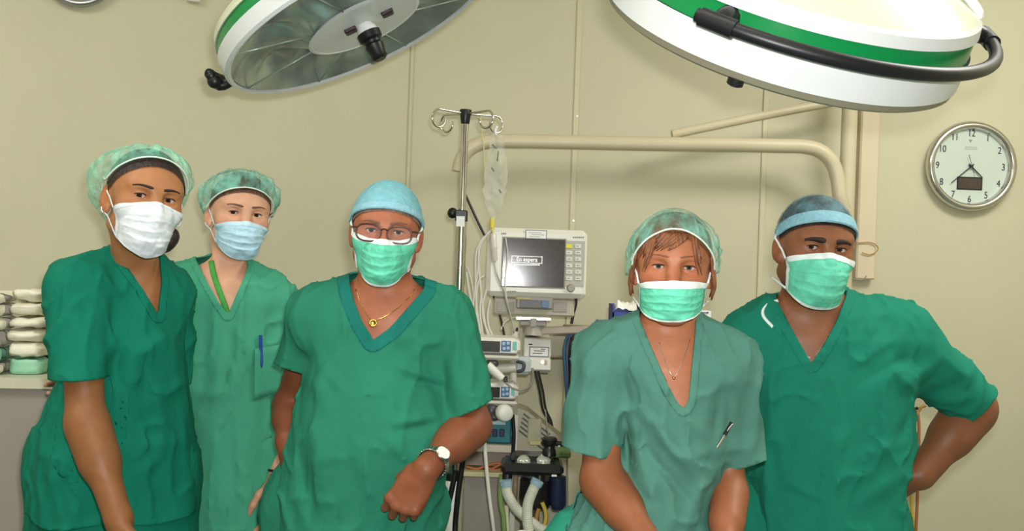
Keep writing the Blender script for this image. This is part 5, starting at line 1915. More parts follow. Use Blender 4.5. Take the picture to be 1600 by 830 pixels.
def headwear(P, cap, hair=None, mask=None):
    C, M, s, HP, W, root = P['C'], P['M'], P['s'], P['HP'], P['W'], P['root']
    if hair:
        p, F, _ = cap_mesh(C, M, s, HP, hair['edge'], hair.get('puff', 0.02), 0.0022, hair.get('seed', 5), 0.0022,
                           hair.get('radii', (0.077, 0.0975, 0.088)), hair.get('lop', (0, 0, 0)), 110, 26, 9.0)
        mesh_obj('hair', p, F, hair['m'], root)
    p, F, e = cap_mesh(C, M, s, HP, cap['edge'], cap['puff'], cap['wr'], cap['seed'], cap.get('gap', 0.006),
                       cap.get('radii', (0.079, 0.099, 0.09)), cap.get('lop', (0, 0, 0)), nw=cap.get('nw', 7.0), top=cap.get('top', 0))
    c = mesh_obj(cap.get('name', 'bouffant_cap'), p, F, cap['m'], root)
    b = MB()
    e = e[::2]
    if cap.get('band'):
        g = p.reshape(120, 34, 3)
        k = cap['band']
        N = normals(p, F).reshape(120, 34, 3)
        if np.einsum('ij,ij->i', N.reshape(-1, 3), p - C).mean() < 0: N = -N
        strip = (g[:, 34 - k:] + N[:, 34 - k:] * 0.0022).reshape(-1, 3)
        o = mesh_obj('cap_band', strip, grid_faces(120, k, True), cap['bandm'], c)
        solidify(o, 0.001, 1.0)
        b.tube(list(e), 0.0012, 6, closed=True)
        b.build('hem', cap['bandm'], c, True)
    else:
        b.tube(list(e), 0.0019, 6, closed=True)
        b.build('cap_band', cap.get('bandm', m_elastic), c, True)
    if mask:
        p, F, nu, nv = mask_mesh(W, HP, mask, mask['seed'])
        mo = mesh_obj('face_mask', p, F, mask['m'], root)
        # white binding: top edge, and the two side edges
        bt = mask.get('bt', 5)
        N = normals(p, F)
        sg = 1.0 if (N @ M[:, 1]).mean() > 0 else -1.0
        for iu, iv in (((0, nu), (0, bt)), ((0, nu), (nv - 3, nv)), ((0, 3), (0, nv)), ((nu - 3, nu), (0, nv))):
            q, n_, f_ = sub_grid(p, nu, nv, iu, iv)
            mesh_obj('mask_binding', q + n_ * sg * 0.0009, f_, mask['bm'], mo)
        g = p.reshape(nu, nv, 3)
        for sx, col in ((-1, 0), (1, nu - 1)):
            for kind, row in (('top', 1), ('low', nv - 2)):
                a = g[col, row]
                tgt = mask['tie_' + kind]
                if tgt is None: continue
                pts = [a]
                b_ = np.array(W(sx * tgt[0], tgt[1], tgt[2]))
                for t in np.linspace(0.15, 1, 9):
                    pts.append(a + (b_ - a) * t)
                q = push_out(HP, np.array(pts), 0.003)
                tb = MB()
                tb.tube(list(q), mask.get('tr', 0.0017), 6)
                tb.build('mask_tie' if mask.get('ties') else 'ear_loop', mask['bm'], mo, True)
        return c, mo
    return c, None


def standing(xc, Y, hz, w=0.085, dy=0.0):
    """hip, knee and ankle of both legs of somebody standing"""
    return [((xc - w, Y, hz), (xc - w * 1.05, Y - 0.01, hz * 0.53), (xc - w * 1.1, Y + 0.03, 0.075)),
            ((xc + w, Y, hz), (xc + w * 1.05, Y - 0.01, hz * 0.53), (xc + w * 1.1, Y + 0.03, 0.075))]


def cloth_mat(name, col, var=0.12):
    return mat(name, col, 0.85, var=var, vscale=7, bump=0.35, bscale=38, spec=0.15, stretch=(1, 1, 0.6))


def skin_mat(name, col):
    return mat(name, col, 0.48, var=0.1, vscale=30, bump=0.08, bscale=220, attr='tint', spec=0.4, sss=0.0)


m_sclera = mat('eye_white', (196, 182, 176), 0.06)
m_pupil = mat('pupil', (12, 9, 9), 0.05)
m_iris_brown = mat('iris_brown', (70, 40, 24), 0.05)
m_iris_hazel = mat('iris_hazel', (95, 80, 70), 0.05)
m_lash = mat('lash', (34, 22, 18), 0.6)
m_clog = mat('clog_white', (215, 218, 215), 0.5, var=0.06)
m_elastic = mat('elastic_white', (215, 232, 220), 0.7, var=0.05, vscale=60)
m_hair_dark = mat('hair_dark', (42, 26, 22), 0.5, var=0.5, vscale=60, bump=0.6, bscale=140, stretch=(1, 1, 0.15))
m_hair_brown = mat('hair_brown', (84, 58, 40), 0.5, var=0.5, vscale=60, bump=0.6, bscale=140, stretch=(1, 1, 0.15))
m_hair_red = mat('hair_auburn', (128, 78, 48), 0.45, var=0.45, vscale=60, bump=0.6, bscale=140, stretch=(1, 1, 0.15))
m_hair_grey = mat('hair_grey', (110, 95, 82), 0.5, var=0.4, vscale=60, bump=0.6, bscale=140, stretch=(1, 1, 0.15))
m_brow_red = mat('brow_light', (128, 80, 58), 0.7, var=0.3, vscale=200)
m_brow_dark = mat('brow_dark', (44, 28, 22), 0.7, var=0.3, vscale=200)
m_veil_teal = veil('bouffant_teal', (140, 214, 192), 0.10, 0.60, 30)
m_veil_pale = veil('bouffant_pale', (146, 230, 198), 0.12, 0.54, 30)
m_veil_blue = veil('cap_blue_veil', (118, 164, 176), 0.2, 0.62, 30)
m_cap_blue = mat('cap_light_blue', (125, 185, 196), 0.8, var=0.12, vscale=60, bump=0.4, bscale=150)
m_band_blue = mat('cap_band_blue', (140, 190, 205), 0.8, var=0.1, vscale=60, bump=0.4, bscale=150)
m_mask_white = mat('mask_white', (222, 228, 232), 0.75, var=0.05, vscale=30, bump=0.15, bscale=120)
m_mask_blue = mat('mask_pale_blue', (176, 212, 228), 0.75, var=0.08, vscale=30, bump=0.15, bscale=120)
m_mask_green = mat('mask_mint', (104, 208, 174), 0.75, var=0.12, vscale=30, bump=0.2, bscale=120)
m_mask_edge = mat('mask_binding_white', (226, 236, 232), 0.75, var=0.04, vscale=60)
m_mask_edge_blue = mat('mask_binding_blue', (190, 220, 234), 0.75, var=0.04, vscale=60)
m_steel_watch = mat('watch_steel', (190, 190, 188), 0.25, 1.0)
m_gold = mat('gold', (214, 170, 80), 0.25, 1.0)
m_dial = mat('watch_dial', (240, 238, 228), 0.2)

GREEN1 = cloth_mat('scrub_deep_green', (15, 112, 89))
GREEN2 = cloth_mat('scrub_mid_green', (66, 148, 118))
GREEN3 = cloth_mat('scrub_bright_green', (42, 122, 96))
GREEN3C = cloth_mat('scrub_collar_teal', (28, 112, 100))
GREEN4 = cloth_mat('scrub_grey_teal', (76, 124, 110))
GREEN5 = cloth_mat('scrub_dark_green', (27, 120, 97))
TEAL = cloth_mat('scrub_trouser_teal', (46, 142, 118))

# ---------------------------------------------- first woman on the left, turned to the right
c1 = dict(
    root=at(175, 415, 2.27) * np.array((1, 1, 0)), Yc=2.27, seed=3, label='person in deep green scrubs and a white face mask, standing leftmost',
    head=dict(eye=(243, 309, 2.08), yaw=36, pitch=0, roll=7, s=1.0), yaw=32,
    stations=[(425, 130, 255, 0.10), (470, 100, 268, 0.13), (540, 108, 280, 0.15), (600, 98, 286, 0.15), (660, 76, 294, 0.15),
              (720, 62, 299, 0.15), (780, 58, 302, 0.15), (850, 60, 302, 0.15), (920, 62, 300, 0.15)],
    shA=(124, 452, 2.14), shB=(262, 460, 2.42), neck=(203, 425, 2.27), nr=0.05, sr=0.066,
    armA=dict(elbow=(134, 655, 2.06), wrist=(186, 812, 1.98), r=(0.044, 0.040, 0.027),
              hand=dict(f=(0.35, -0.25, -0.95), n=(0.75, 0.3, 0.15), side=1, curl=(20, 30, 20), thumb=0.4)),
    armB=dict(elbow=(248, 660, 2.43), wrist=(262, 800, 2.34), r=(0.046, 0.04, 0.027),
              hand=dict(f=(0.1, -0.2, -1), n=(-0.9, 0.2, 0), side=-1)),
    slvA=dict(end=(122, 592, 2.08), r=(0.070, 0.062), hem=((80, 592), (170, 590))),
    slvB=dict(end=(258, 600, 2.43), r=(0.066, 0.06), hem=((220, 600), (300, 600))),
    hemz=0.79, hide_hands=('B',),
    vneck=[(161, 300), (163, 372), (185, 400), (222, 450), (247, 494), (253, 440), (249, 398), (262, 300)], collar_w=11,
    folds=[(105, 445, 130, 560, 12, 0.006), (165, 560, 235, 470, 10, 0.007), (170, 590, 205, 500, 9, -0.008), (200, 560, 270, 520, 10, 0.006),
           (180, 540, 180, 600, 8, -0.008), (215, 640, 285, 600, 12, 0.005), (205, 700, 290, 690, 12, 0.005), (240, 560, 262, 760, 12, 0.006),
           (285, 600, 300, 790, 10, 0.006), (70, 700, 100, 830, 10, 0.006), (85, 760, 110, 700, 9, 0.006), (225, 520, 235, 700, 12, -0.005),
           (100, 740, 120, 840, 8, 0.006), (205, 760, 260, 700, 10, 0.005)],
    legs=standing(at(180, 415, 2.29)[0], 2.31, 0.86), skin=skin_mat('skin_tan', (168, 114, 74)), iris=m_iris_brown, browm=m_brow_dark, brow=0.78,
    cloth=GREEN1)

# ---------------------------------------------- second woman, behind
c2 = dict(
    root=at(345, 415, 2.64) * np.array((1, 1, 0)), Yc=2.64, seed=7, tan=0.15, label='person in pale green scrubs with a green lanyard and pale blue face mask',  # tan: strength of the painted falloff shade on the arms
    head=dict(eye=(384, 334, 2.53), yaw=27, pitch=2, roll=4, s=0.99), yaw=12,
    stations=[(430, 290, 420, 0.10), (470, 262, 436, 0.12), (540, 262, 438, 0.13), (600, 264, 428, 0.13), (660, 262, 426, 0.13),
              (720, 262, 428, 0.13), (780, 262, 430, 0.13), (850, 262, 432, 0.13), (920, 262, 432, 0.13)],
    shA=(282, 447, 2.67), shB=(421, 462, 2.64), neck=(352, 430, 2.64), nr=0.045, sr=0.058,
    armA=dict(elbow=(225, 610, 2.72), wrist=(172, 606, 2.58), r=(0.042, 0.036, 0.025),
              hand=dict(f=(-0.87, -0.48, 0.06), n=(0.48, -0.87, 0), side=1, curl=(22, 25, 20), sc=0.95)),
    armB=dict(elbow=(430, 650, 2.7), wrist=(433, 745, 2.6), r=(0.041, 0.034, 0.023),
              hand=dict(f=(0, -0.2, -1), n=(-0.9, 0.3, 0), side=-1, curl=(20, 30, 20), sc=0.95)),
    slvA=dict(end=(245, 575, 2.66), r=(0.062, 0.06), hem=((215, 570), (280, 600))),
    slvB=dict(end=(428, 615, 2.65), r=(0.060, 0.050), hem=((452, 604), (405, 630))),
    hemz=0.63, hide_hands=('B',),
    vneck=[(308, 330), (306, 405), (318, 430), (340, 470), (356, 492), (372, 455), (386, 422), (388, 330)], collar_w=10,
    folds=[(300, 430, 290, 620, 12, 0.006), (325, 480, 312, 640, 10, -0.005), (350, 500, 330, 690, 10, 0.005), (300, 640, 302, 790, 9, -0.006),
           (425, 480, 412, 560, 8, -0.006), (360, 505, 400, 560, 9, 0.005), (330, 660, 350, 830, 12, 0.005), (390, 640, 375, 830, 12, 0.005),
           (440, 520, 420, 610, 8, 0.005)],
    legs=standing(at(345, 415, 2.66)[0], 2.68, 0.84), skin=skin_mat('skin_fair', (206, 156, 126)), iris=m_iris_brown, browm=mat('brow_brown', (110, 72, 54), 0.7), brow=0.75,
    cloth=GREEN2)

# ---------------------------------------------- older man in the middle
c3 = dict(
    root=at(590, 415, 2.24) * np.array((1, 1, 0)), Yc=2.24, seed=11, label='person in bright green scrubs wearing glasses, a light blue cap and a wristwatch', male=True,
    head=dict(eye=(601, 361, 2.08), yaw=5, pitch=3, roll=3, s=0.955), yaw=0,
    stations=[(462, 520, 690, 0.10), (500, 484, 706, 0.12), (560, 486, 700, 0.14), (620, 474, 696, 0.155), (690, 454, 694, 0.165),
              (760, 442, 692, 0.165), (830, 434, 690, 0.16), (920, 432, 688, 0.155)],
    shA=(499, 494, 2.24), shB=(693, 500, 2.24), neck=(600, 460, 2.22), nr=0.057, sr=0.07,
    armA=dict(elbow=(457, 632, 2.40), wrist=(451, 688, 2.27), r=(0.048, 0.042, 0.031),
              hand=dict(f=(0.08, -0.35, -0.95), n=(0.9, 0.3, 0), side=1, curl=(12, 18, 12), thumb=0.5)),
    armB=dict(elbow=(738, 664, 2.19), wrist=(666, 733, 2.0), r=(0.05, 0.042, 0.027),
              hand=dict(f=(-0.53, -0.05, -0.85), n=(0.15, 0.98, -0.1), side=-1, sc=1.02, curls=[(48, 86, 50), (52, 88, 50), (56, 88, 50), (60, 86, 50)], thumb=0.95)),
    slvA=dict(end=(468, 575, 2.27), r=(0.068, 0.058), hem=((445, 570), (492, 583))),
    slvB=dict(end=(733, 640, 2.18), r=(0.074, 0.061), hem=((690, 658), (776, 620))),
    hemz=0.66, hide_hands=(),
    vneck=[(545, 380), (546, 440), (553, 470), (567, 505), (583, 531), (610, 512), (640, 478), (662, 452), (668, 380)], collar_w=19, collar=GREEN3C,
    folds=[(500, 570, 545, 620, 8, 0.005), (486, 590, 520, 650, 10, 0.006), (480, 640, 500, 780, 12, 0.006), (470, 700, 490, 820, 9, -0.007),
           (690, 595, 620, 572, 6, 0.007), (690, 606, 630, 590, 5, -0.006), (685, 650, 610, 662, 7, 0.008), (680, 664, 615, 674, 5, -0.008),
           (692, 560, 700, 640, 8, -0.010), (715, 520, 705, 620, 9, 0.006), (745, 540, 720, 640, 10, 0.006), (505, 690, 520, 830, 12, 0.006),
           (530, 640, 560, 830, 14, -0.006), (460, 760, 480, 830, 9, 0.006), (600, 680, 640, 720, 10, 0.006), (640, 560, 690, 520, 12, 0.005),
           (560, 700, 600, 820, 14, 0.006), (668, 690, 640, 830, 12, 0.005), (600, 545, 650, 590, 9, 0.005)],
    bulk=[(590, 690, 2.16, (0.15, 0.11, 0.17))],
    legs=standing(at(565, 415, 2.27)[0], 2.28, 0.80, 0.1), skin=skin_mat('skin_ruddy', (166, 100, 70)), iris=m_iris_brown, browm=mat('brow_grey', (120, 84, 66), 0.7), brow=0.8,
    cloth=GREEN3)

# ---------------------------------------------- seated woman
hx = at(1000, 415, 1.99)[0]
c4 = dict(
    seated=True,     root=np.array((hx, 1.97, 0)), Yc=1.97, seed=17, label='person in grey teal scrubs seated with an auburn fringe and mint mask',
    head=dict(eye=(1053, 417, 1.82), yaw=-8, pitch=2, roll=1, s=0.93), yaw=4,
    stations=[(530, 985, 1120, 0.10), (570, 952, 1140, 0.13), (620, 966, 1136, 0.14), (680, 972, 1128, 0.14), (730, 952, 1122, 0.14),
              (790, 905, 1116, 0.15), (850, 868, 1112, 0.16), (930, 860, 1110, 0.16)],
    shA=(948, 562, 1.96), shB=(1132, 570, 1.96), neck=(1046, 520, 1.95), nr=0.049, sr=0.062,
    armA=dict(elbow=(938, 748, 1.91), wrist=(1022, 862, 1.74), r=(0.043, 0.038, 0.027),
              hand=dict(f=(0.75, -0.45, -0.35), n=(0, 0.3, -1), side=1, sc=0.95, curl=(20, 25, 15))),
    armB=dict(elbow=(1141, 765, 1.91), wrist=(1128, 885, 1.74), r=(0.038, 0.030, 0.023),
              hand=dict(f=(-0.75, -0.45, -0.2), n=(0, 0.2, -1), side=-1, sc=0.95, curl=(20, 25, 15))),
    slvA=dict(end=(925, 702, 1.94), r=(0.066, 0.063), hem=((872, 694), (975, 714))),
    slvB=dict(end=(1154, 722, 1.94), r=(0.064, 0.050), hem=((1112, 735), (1192, 713))),
    hemz=0.71, hide_hands=('A', 'B'), amp=1.2,
    vneck=[(995, 430), (1000, 500), (1020, 548), (1045, 605), (1058, 628), (1068, 639), (1076, 625), (1080, 585), (1086, 520), (1090, 430)], collar_w=12,
    folds=[(980, 620, 1010, 760, 9, 0.009), (975, 650, 990, 790, 6, -0.009), (1000, 640, 1105, 770, 10, 0.008), (990, 680, 1090, 800, 7, -0.008),
           (965, 560, 985, 640, 8, -0.009), (985, 540, 1030, 640, 10, 0.006), (1065, 645, 1110, 690, 9, 0.007), (1010, 740, 1040, 830, 9, 0.007),
           (930, 760, 1000, 830, 9, 0.006), (890, 760, 960, 700, 10, 0.006), (1105, 740, 1070, 830, 9, 0.008), (1125, 600, 1110, 720, 9, -0.008),
           (1150, 590, 1150, 700, 9, 0.006), (920, 570, 900, 680, 9, 0.006), (1040, 680, 1090, 740, 7, 0.006), (950, 720, 1020, 790, 7, -0.006)],
    legs=[((hx - 0.08, 1.99, 0.75), (hx - 0.17, 1.56, 0.68), (hx - 0.15, 1.60, 0.235)), ((hx + 0.08, 1.99, 0.75), (hx + 0.11, 1.56, 0.68), (hx + 0.1, 1.60, 0.235))],
    skin=skin_mat('skin_sunburnt', (172, 108, 74)), iris=m_iris_hazel, browm=m_brow_red, brow=0.5, browz=0.002,
    cloth=GREEN4, tcloth=TEAL)

# ---------------------------------------------- man on the right, hand on hip
c5 = dict(
    root=at(1290, 415, 2.26) * np.array((1, 1, 0)), Yc=2.26, seed=23, tan=0.25, browt=0.004, label='person in dark green scrubs at right with one hand on hip and dark brows', male=True, stubble=0.35,  # tan: arm shade put into the skin colour, weaker than default
    head=dict(eye=(1293, 388, 2.06), yaw=1, pitch=4, roll=4, s=1.0), yaw=0,
    stations=[(490, 1195, 1350, 0.10), (525, 1160, 1412, 0.13), (580, 1158, 1418, 0.15), (640, 1162, 1420, 0.155), (700, 1166, 1417, 0.155),
              (760, 1170, 1411, 0.15), (830, 1174, 1412, 0.15), (920, 1176, 1414, 0.15)],
    shA=(1178, 538, 2.26), shB=(1392, 522, 2.26), neck=(1270, 478, 2.24), nr=0.058, sr=0.074,
    armA=dict(elbow=(1195, 680, 2.47), wrist=(1260, 790, 2.50), r=(0.05, 0.045, 0.031),
              hand=dict(f=(0.8, 0.1, -0.5), n=(0.1, -1, 0), side=1)),
    armB=dict(elbow=(1522, 636, 2.33), wrist=(1438, 742, 2.27), r=(0.05, 0.05, 0.035),
              hand=dict(f=(-0.72, 0.30, -0.62), n=(-0.3, -0.45, -0.75), side=1, curl=(45, 60, 30), thumb=0.6)),
    slvA=dict(end=(1172, 680, 2.32), r=(0.07, 0.06), hem=((1130, 680), (1210, 680))),
    slvB=dict(end=(1522, 634, 2.31), r=(0.084, 0.060), hem=((1497, 662), (1557, 598))),
    hemz=0.66, hide_hands=('A',), kslv=0.05,
    vneck=[(1213, 420), (1213, 468), (1232, 505), (1252, 540), (1268, 568), (1287, 540), (1308, 500), (1322, 462), (1326, 420)], collar_w=15,
    folds=[(1410, 520, 1330, 570, 10, 0.007), (1420, 560, 1340, 600, 9, -0.006), (1440, 620, 1400, 580, 8, 0.008), (1470, 560, 1420, 600, 10, 0.008),
           (1500, 600, 1440, 620, 8, -0.007), (1520, 620, 1450, 640, 8, 0.007), (1415, 690, 1330, 720, 11, 0.006), (1410, 740, 1340, 790, 12, 0.006),
           (1190, 560, 1215, 700, 12, 0.005), (1180, 700, 1220, 830, 12, 0.005), (1380, 490, 1340, 545, 8, 0.005), (1425, 640, 1400, 700, 8, -0.006),
           (1300, 600, 1310, 760, 14, 0.004), (1460, 540, 1530, 610, 10, 0.005)],
    legs=standing(at(1293, 415, 2.28)[0], 2.29, 0.80, 0.1), skin=skin_mat('skin_olive', (140, 90, 60)), iris=m_iris_brown, browm=m_brow_dark, brow=1.5, browz=-0.0045,
    cloth=GREEN5)

PEOPLE = [person(c) for c in (c1, c2, c3, c4, c5)]
TOPS = [dress(P) for P in PEOPLE]
p1, p2, p3, p4, p5 = PEOPLE
headwear(p1, dict(edge=(54, 97, 152), puff=0.44, wr=0.0065, seed=2, m=m_veil_pale, lop=(0.0, -0.55, -0.45), gap=0.009),
         dict(edge=(67, 110, 134), m=m_hair_dark),
         dict(zt=-0.012, zts=-0.030, zb=-0.132, zbs=-0.096, w=0.060, seed=3, m=m_mask_white, bm=m_mask_white, bt=3,
              tie_top=(0.081, -0.002, 0.004), tie_low=(0.081, -0.006, -0.034), tr=0.0014, bp=1.6))
headwear(p2, dict(edge=(67, 108, 140), puff=0.32, wr=0.012, seed=12, m=m_veil_teal, lop=(0.0, -0.3, -0.25), gap=0.008),
         dict(edge=(74, 108, 130), m=m_hair_brown),
         dict(zt=-0.022, zts=-0.034, zb=-0.124, zbs=-0.085, w=0.063, seed=8, m=m_mask_blue, bm=m_mask_edge_blue, bt=5,
              tie_top=(0.081, -0.002, 0.004), tie_low=(0.081, -0.006, -0.034), tr=0.0014))
headwear(p3, dict(edge=(77, 102, 128), puff=0.015, wr=0.003, seed=21, m=m_cap_blue, band=6, bandm=m_band_blue, name='surgeon_cap', nw=4.0, top=0.03, gap=0.005),
         dict(edge=(80, 112, 134), m=m_hair_grey),
         dict(zt=-0.020, zts=-0.016, zb=-0.128, zbs=-0.088, w=0.057, seed=15, m=m_mask_green, bm=m_mask_edge, bt=5, ties=True,
              tie_top=(0.078, -0.03, 0.03), tie_low=(0.07, -0.05, -0.075), tr=0.0026, skew=0.0))
headwear(p4, dict(edge=(63, 127, 143), puff=0.18, wr=0.010, seed=31, m=m_veil_teal, lop=(0.1, 0, -0.45), gap=0.010),
         dict(edge=(72, 116, 142), m=m_hair_red, puff=0.05),
         dict(zt=-0.028, zts=-0.034, zb=-0.112, zbs=-0.086, w=0.068, skew=0.004, seed=24, m=m_mask_green, bm=m_mask_edge, bt=8, ties=True,
              tie_top=(0.086, -0.03, 0.02), tie_low=(0.08, -0.05, -0.075), tr=0.0022, wb=0.96))
headwear(p5, dict(edge=(74, 101, 130), puff=0.03, wr=0.003, seed=41, m=m_veil_blue, band=9, bandm=m_band_blue, name='surgeon_cap', nw=4.0, gap=0.005),
         dict(edge=(78, 108, 132), m=m_hair_dark),
         dict(zt=-0.010, zts=-0.030, zb=-0.134, zbs=-0.100, w=0.067, seed=33, m=m_mask_green, bm=m_mask_edge, bt=5, ties=True,
              tie_top=(0.083, -0.03, 0.02), tie_low=(0.075, -0.05, -0.08), tr=0.0026))


def on_front(P, px, py, gap=0.003, prims=None):
    """the point of the person's front seen at this pixel"""
    prims = prims or P['surf']
    o = np.array((0, 0, CAMZ), float)
    d = unit(at(px, py, 2.0) - o)
    p = (o + d * 1.2)[None, :]
    for _ in range(60):
        p = p + d * max(1e-5, 0.7 * float(combine(prims, p)[0] - gap))
    return p[0]


for P in PEOPLE:
    top = P['trunk'](0.0)
    for side in 'AB':
        sl = P['cfg']['slv' + side]
        S, E = P['S' + side], at(*sl['end'])
        top.append(P_cone(S, E, sl['r'][0], sl['r'][1], 0.03))
    P['surf'] = top

# fringe of the seated woman
W4, HP4, M4 = p4['W'], p4['HP'], p4['M']
fr = MB()
rng = random.Random(4)
for i in range(46):
    t = rng.random()
    x0 = -0.052 + 0.094 * t + rng.uniform(-.004, .004)
    sweep = 0.030 * (0.5 + t) if x0 < 0.03 else -0.016
    zt = 0.070 - 0.25 * x0 * x0 * 10 * 0.4
    drop = rng.uniform(0.022, 0.040) if x0 > -0.035 else rng.uniform(0.045, 0.085)
    if x0 > 0.03: drop = rng.uniform(0.05, 0.085)
    pts = []
    for k in range(7):
        q = k / 6
        x = x0 - sweep * q ** 1.4
        x = max(-0.071, min(0.071, x))
        z = zt - drop * q ** 1.1
        pts.append(W4(x, 0.16, z))
    pts = np.array(pts)
    pts = trace(HP4, pts, np.tile(-M4[:, 1], (7, 1)), 0.003 + 0.0012 * rng.random())
    fr.tube(list(pts), [0.0022, 0.0036, 0.0034, 0.0028, 0.0006], 6, flat=(M4[:, 1], 0.45), sub=0)
fr.build('fringe', m_hair_red, p4['root'], True)
for sx in (-1, 1):
    lk = MB()
    for i in range(12):
        y0 = -0.012 + 0.03 * rng.random()
        pts = [W4(sx * (0.075 + 0.004 * rng.random()), y0 + 0.012, 0.03), W4(sx * 0.083, y0, -0.005), W4(sx * (0.085 + 0.004 * rng.random()), y0 - 0.012, -0.04),
               W4(sx * (0.079 + 0.01 * rng.random()), y0 - 0.02, -0.058 - 0.014 * rng.random())]
        lk.tube(pts, [0.003, 0.005, 0.005, 0.001], 6, sub=4)
    lk.build('side_lock', m_hair_red, p4['root'], True)
# dark hair gathered at the nape of the first woman, seen past the mask
hb1 = [P_ell(at(252, 380, 2.22), (0.030, 0.03, 0.024), None, 0.01), P_ell(at(268, 370, 2.23), (0.018, 0.02, 0.022), None, 0.01), P_ell(at(228, 372, 2.2), (0.035, 0.03, 0.03), None, 0.02)]
Vh, Fh = net(hb1, at(200, 410, 2.22) - 0.08, at(290, 330, 2.22) + 0.08, 0.004)
mesh_obj('nape_hair', Vh, Fh, m_hair_dark, p1['root'])
W1, HP1, M1 = p1['W'], p1['HP'], p1['M']

# glasses of the man in the middle
W3 = p3['W']
m_frame = mat('spectacle_frame', (70, 36, 24), 0.25, var=0.3, vscale=90)
m_lens = mat('spectacle_lens', (235, 235, 235), 0.02, alpha=0.05, spec=0.8)
gl = bpy.data.objects.new('spectacles', None)
COL.objects.link(gl)
gl.parent = p3['root']
for sx in (-1, 1):
    rim = MB()
    ring = []
    for a in np.linspace(0, 2 * PI, 28, endpoint=False):
        ca, sa = math.cos(a), math.sin(a)
        x = sx * 0.0345 + 0.0275 * abs(ca) ** 0.75 * math.copysign(1, ca)
        z = -0.006 + 0.0195 * abs(sa) ** 0.8 * math.copysign(1, sa)
        ring.append(W3(x, 0.1005 - 0.10 * max(0, abs(x) - 0.02) ** 1.25 * 1.3, z))
    rim.tube(ring, 0.0021, 6, closed=True)
    rim.build('rim', m_frame, gl, True)
    ln = MB()
    cpt = np.mean(ring, axis=0)
    ln.add([cpt] + ring, [(0, 1 + i, 1 + (i + 1) % 28) for i in range(28)])
    lo_ = ln.build('lens', m_lens, gl, True)
    tp = MB()
    tp.tube([W3(sx * 0.062, 0.091, 0.004), W3(sx * 0.074, 0.078, 0.003), W3(sx * 0.081, 0.03, 0.002), W3(sx * 0.083, -0.012, 0.004), W3(sx * 0.084, -0.03, -0.012)], 0.0019, 6, sub=5)
    tp.build('temple', m_frame, gl, True)
br = MB()
br.tube([W3(-0.0085, 0.1, 0.001), W3(0, 0.106, 0.005), W3(0.0085, 0.1, 0.001)], 0.002, 6, sub=4)
br.build('bridge', m_frame, gl, True)

# necklace and medal
skin3 = p3['body']
ch = MB()
pts = [on_front(p3, x, y, 0.002, skin3) for x, y in ((556, 452), (562, 470), (570, 487), (582, 500), (598, 496), (618, 484), (636, 468), (648, 452))]
ch.tube(pts, 0.0011, 6, sub=4)
nk = ch.build('necklace', m_gold, p3['root'], True)
md = MB()
mp = on_front(p3, 583, 505, 0.004, skin3)
md.lathe(mp + np.array((0, 0.0015, 0)), (0.05, -1, 0.1), [(0, 0.009), (0.0022, 0.009), (0.003, 0.007), (0.0024, 0.0065)], 20)
md.build('medal', m_gold, nk, True)
# wristwatch
E3, R3 = at(738, 664, 2.19), at(666, 733, 2.0)
ax = unit(R3 - E3)
wc = E3 + (R3 - E3) * 0.86
vw = unit(np.array((0, 0, CAMZ)) - wc)
nrm = unit(vw - ax * np.dot(vw, ax) + np.array((0.25, 0, 0.25)))
nrm = unit(nrm - ax * np.dot(nrm, ax))
sd_ = np.cross(ax, nrm)
wo = bpy.data.objects.new('wristwatch', None)
COL.objects.link(wo)
wo.parent = p3['root']
bd = MB()
wr_ = 0.0335
ring = [wc + (nrm * math.cos(a) + sd_ * math.sin(a)) * wr_ for a in np.linspace(0, 2 * PI, 32, endpoint=False)]
for q in range(32):
    a = 2 * PI * q / 32
    d = nrm * math.cos(a) + sd_ * math.sin(a)
    bd.box(wc + d * (wr_ - 0.0005), (0.0072, 0.016, 0.003), np.stack([np.cross(ax, d), ax, d], 1), 0.0008)
bd.build('bracelet', m_steel_watch, wo, False)
cs_ = MB()
cs_.lathe(wc + nrm * (wr_ - 0.002), nrm, [(0, 0.0165), (0.006, 0.0175), (0.008, 0.016), (0.0072, 0.0148)], 28)
cs_.F = [f for f in cs_.F if len(f) < 20]
cs_.build('watch_case', m_steel_watch, wo, True, 40)
dl = MB()
dl.lathe(wc + nrm * (wr_ + 0.0045), nrm, [(0, 0.0149), (0.0008, 0.0149)], 28)
dl.build('dial', m_dial, wo, False)
# dark bracelet of the second woman
bb = MB()
R2 = at(433, 733, 2.605)
bb.tube([R2 + np.array((0.026 * math.cos(a), 0.026 * math.sin(a), 0)) for a in np.linspace(0, 2 * PI, 20, endpoint=False)], 0.0035, 6, closed=True)
bb.build('bracelet', mat('bracelet_dark', (28, 24, 24), 0.5), p2['root'], True)
# earring of the first woman
er = MB()
er.ball(W1(-0.084, 0.004, -0.047), 0.003, 8)
er.build('earring', m_steel_watch, p1['root'], True)

# lanyard of the second woman
m_lan = mat('lanyard_green', (62, 150, 60), 0.7, var=0.1, vscale=80)
lm = MB()
sk2 = p2['body'] + p2['HP']
for pl in (((330, 408), (333, 425), (341, 450), (351, 476), (357, 494)), ((381, 412), (380, 430), (372, 455), (363, 480), (358, 494))):
    pts = [on_front(p2, x, y, 0.004, sk2 + p2['surf'] if False else sk2) for x, y in pl]
    if pl[0][0] < 360:
        pts = [P + np.array((0, -0.001, 0)) for P in pts]
        lm.tube(pts, 0.0078, 8, sub=4, flat=((0.1, -1, 0.3), 0.14))
lm.build('lanyard', m_lan, p2['root'], True)


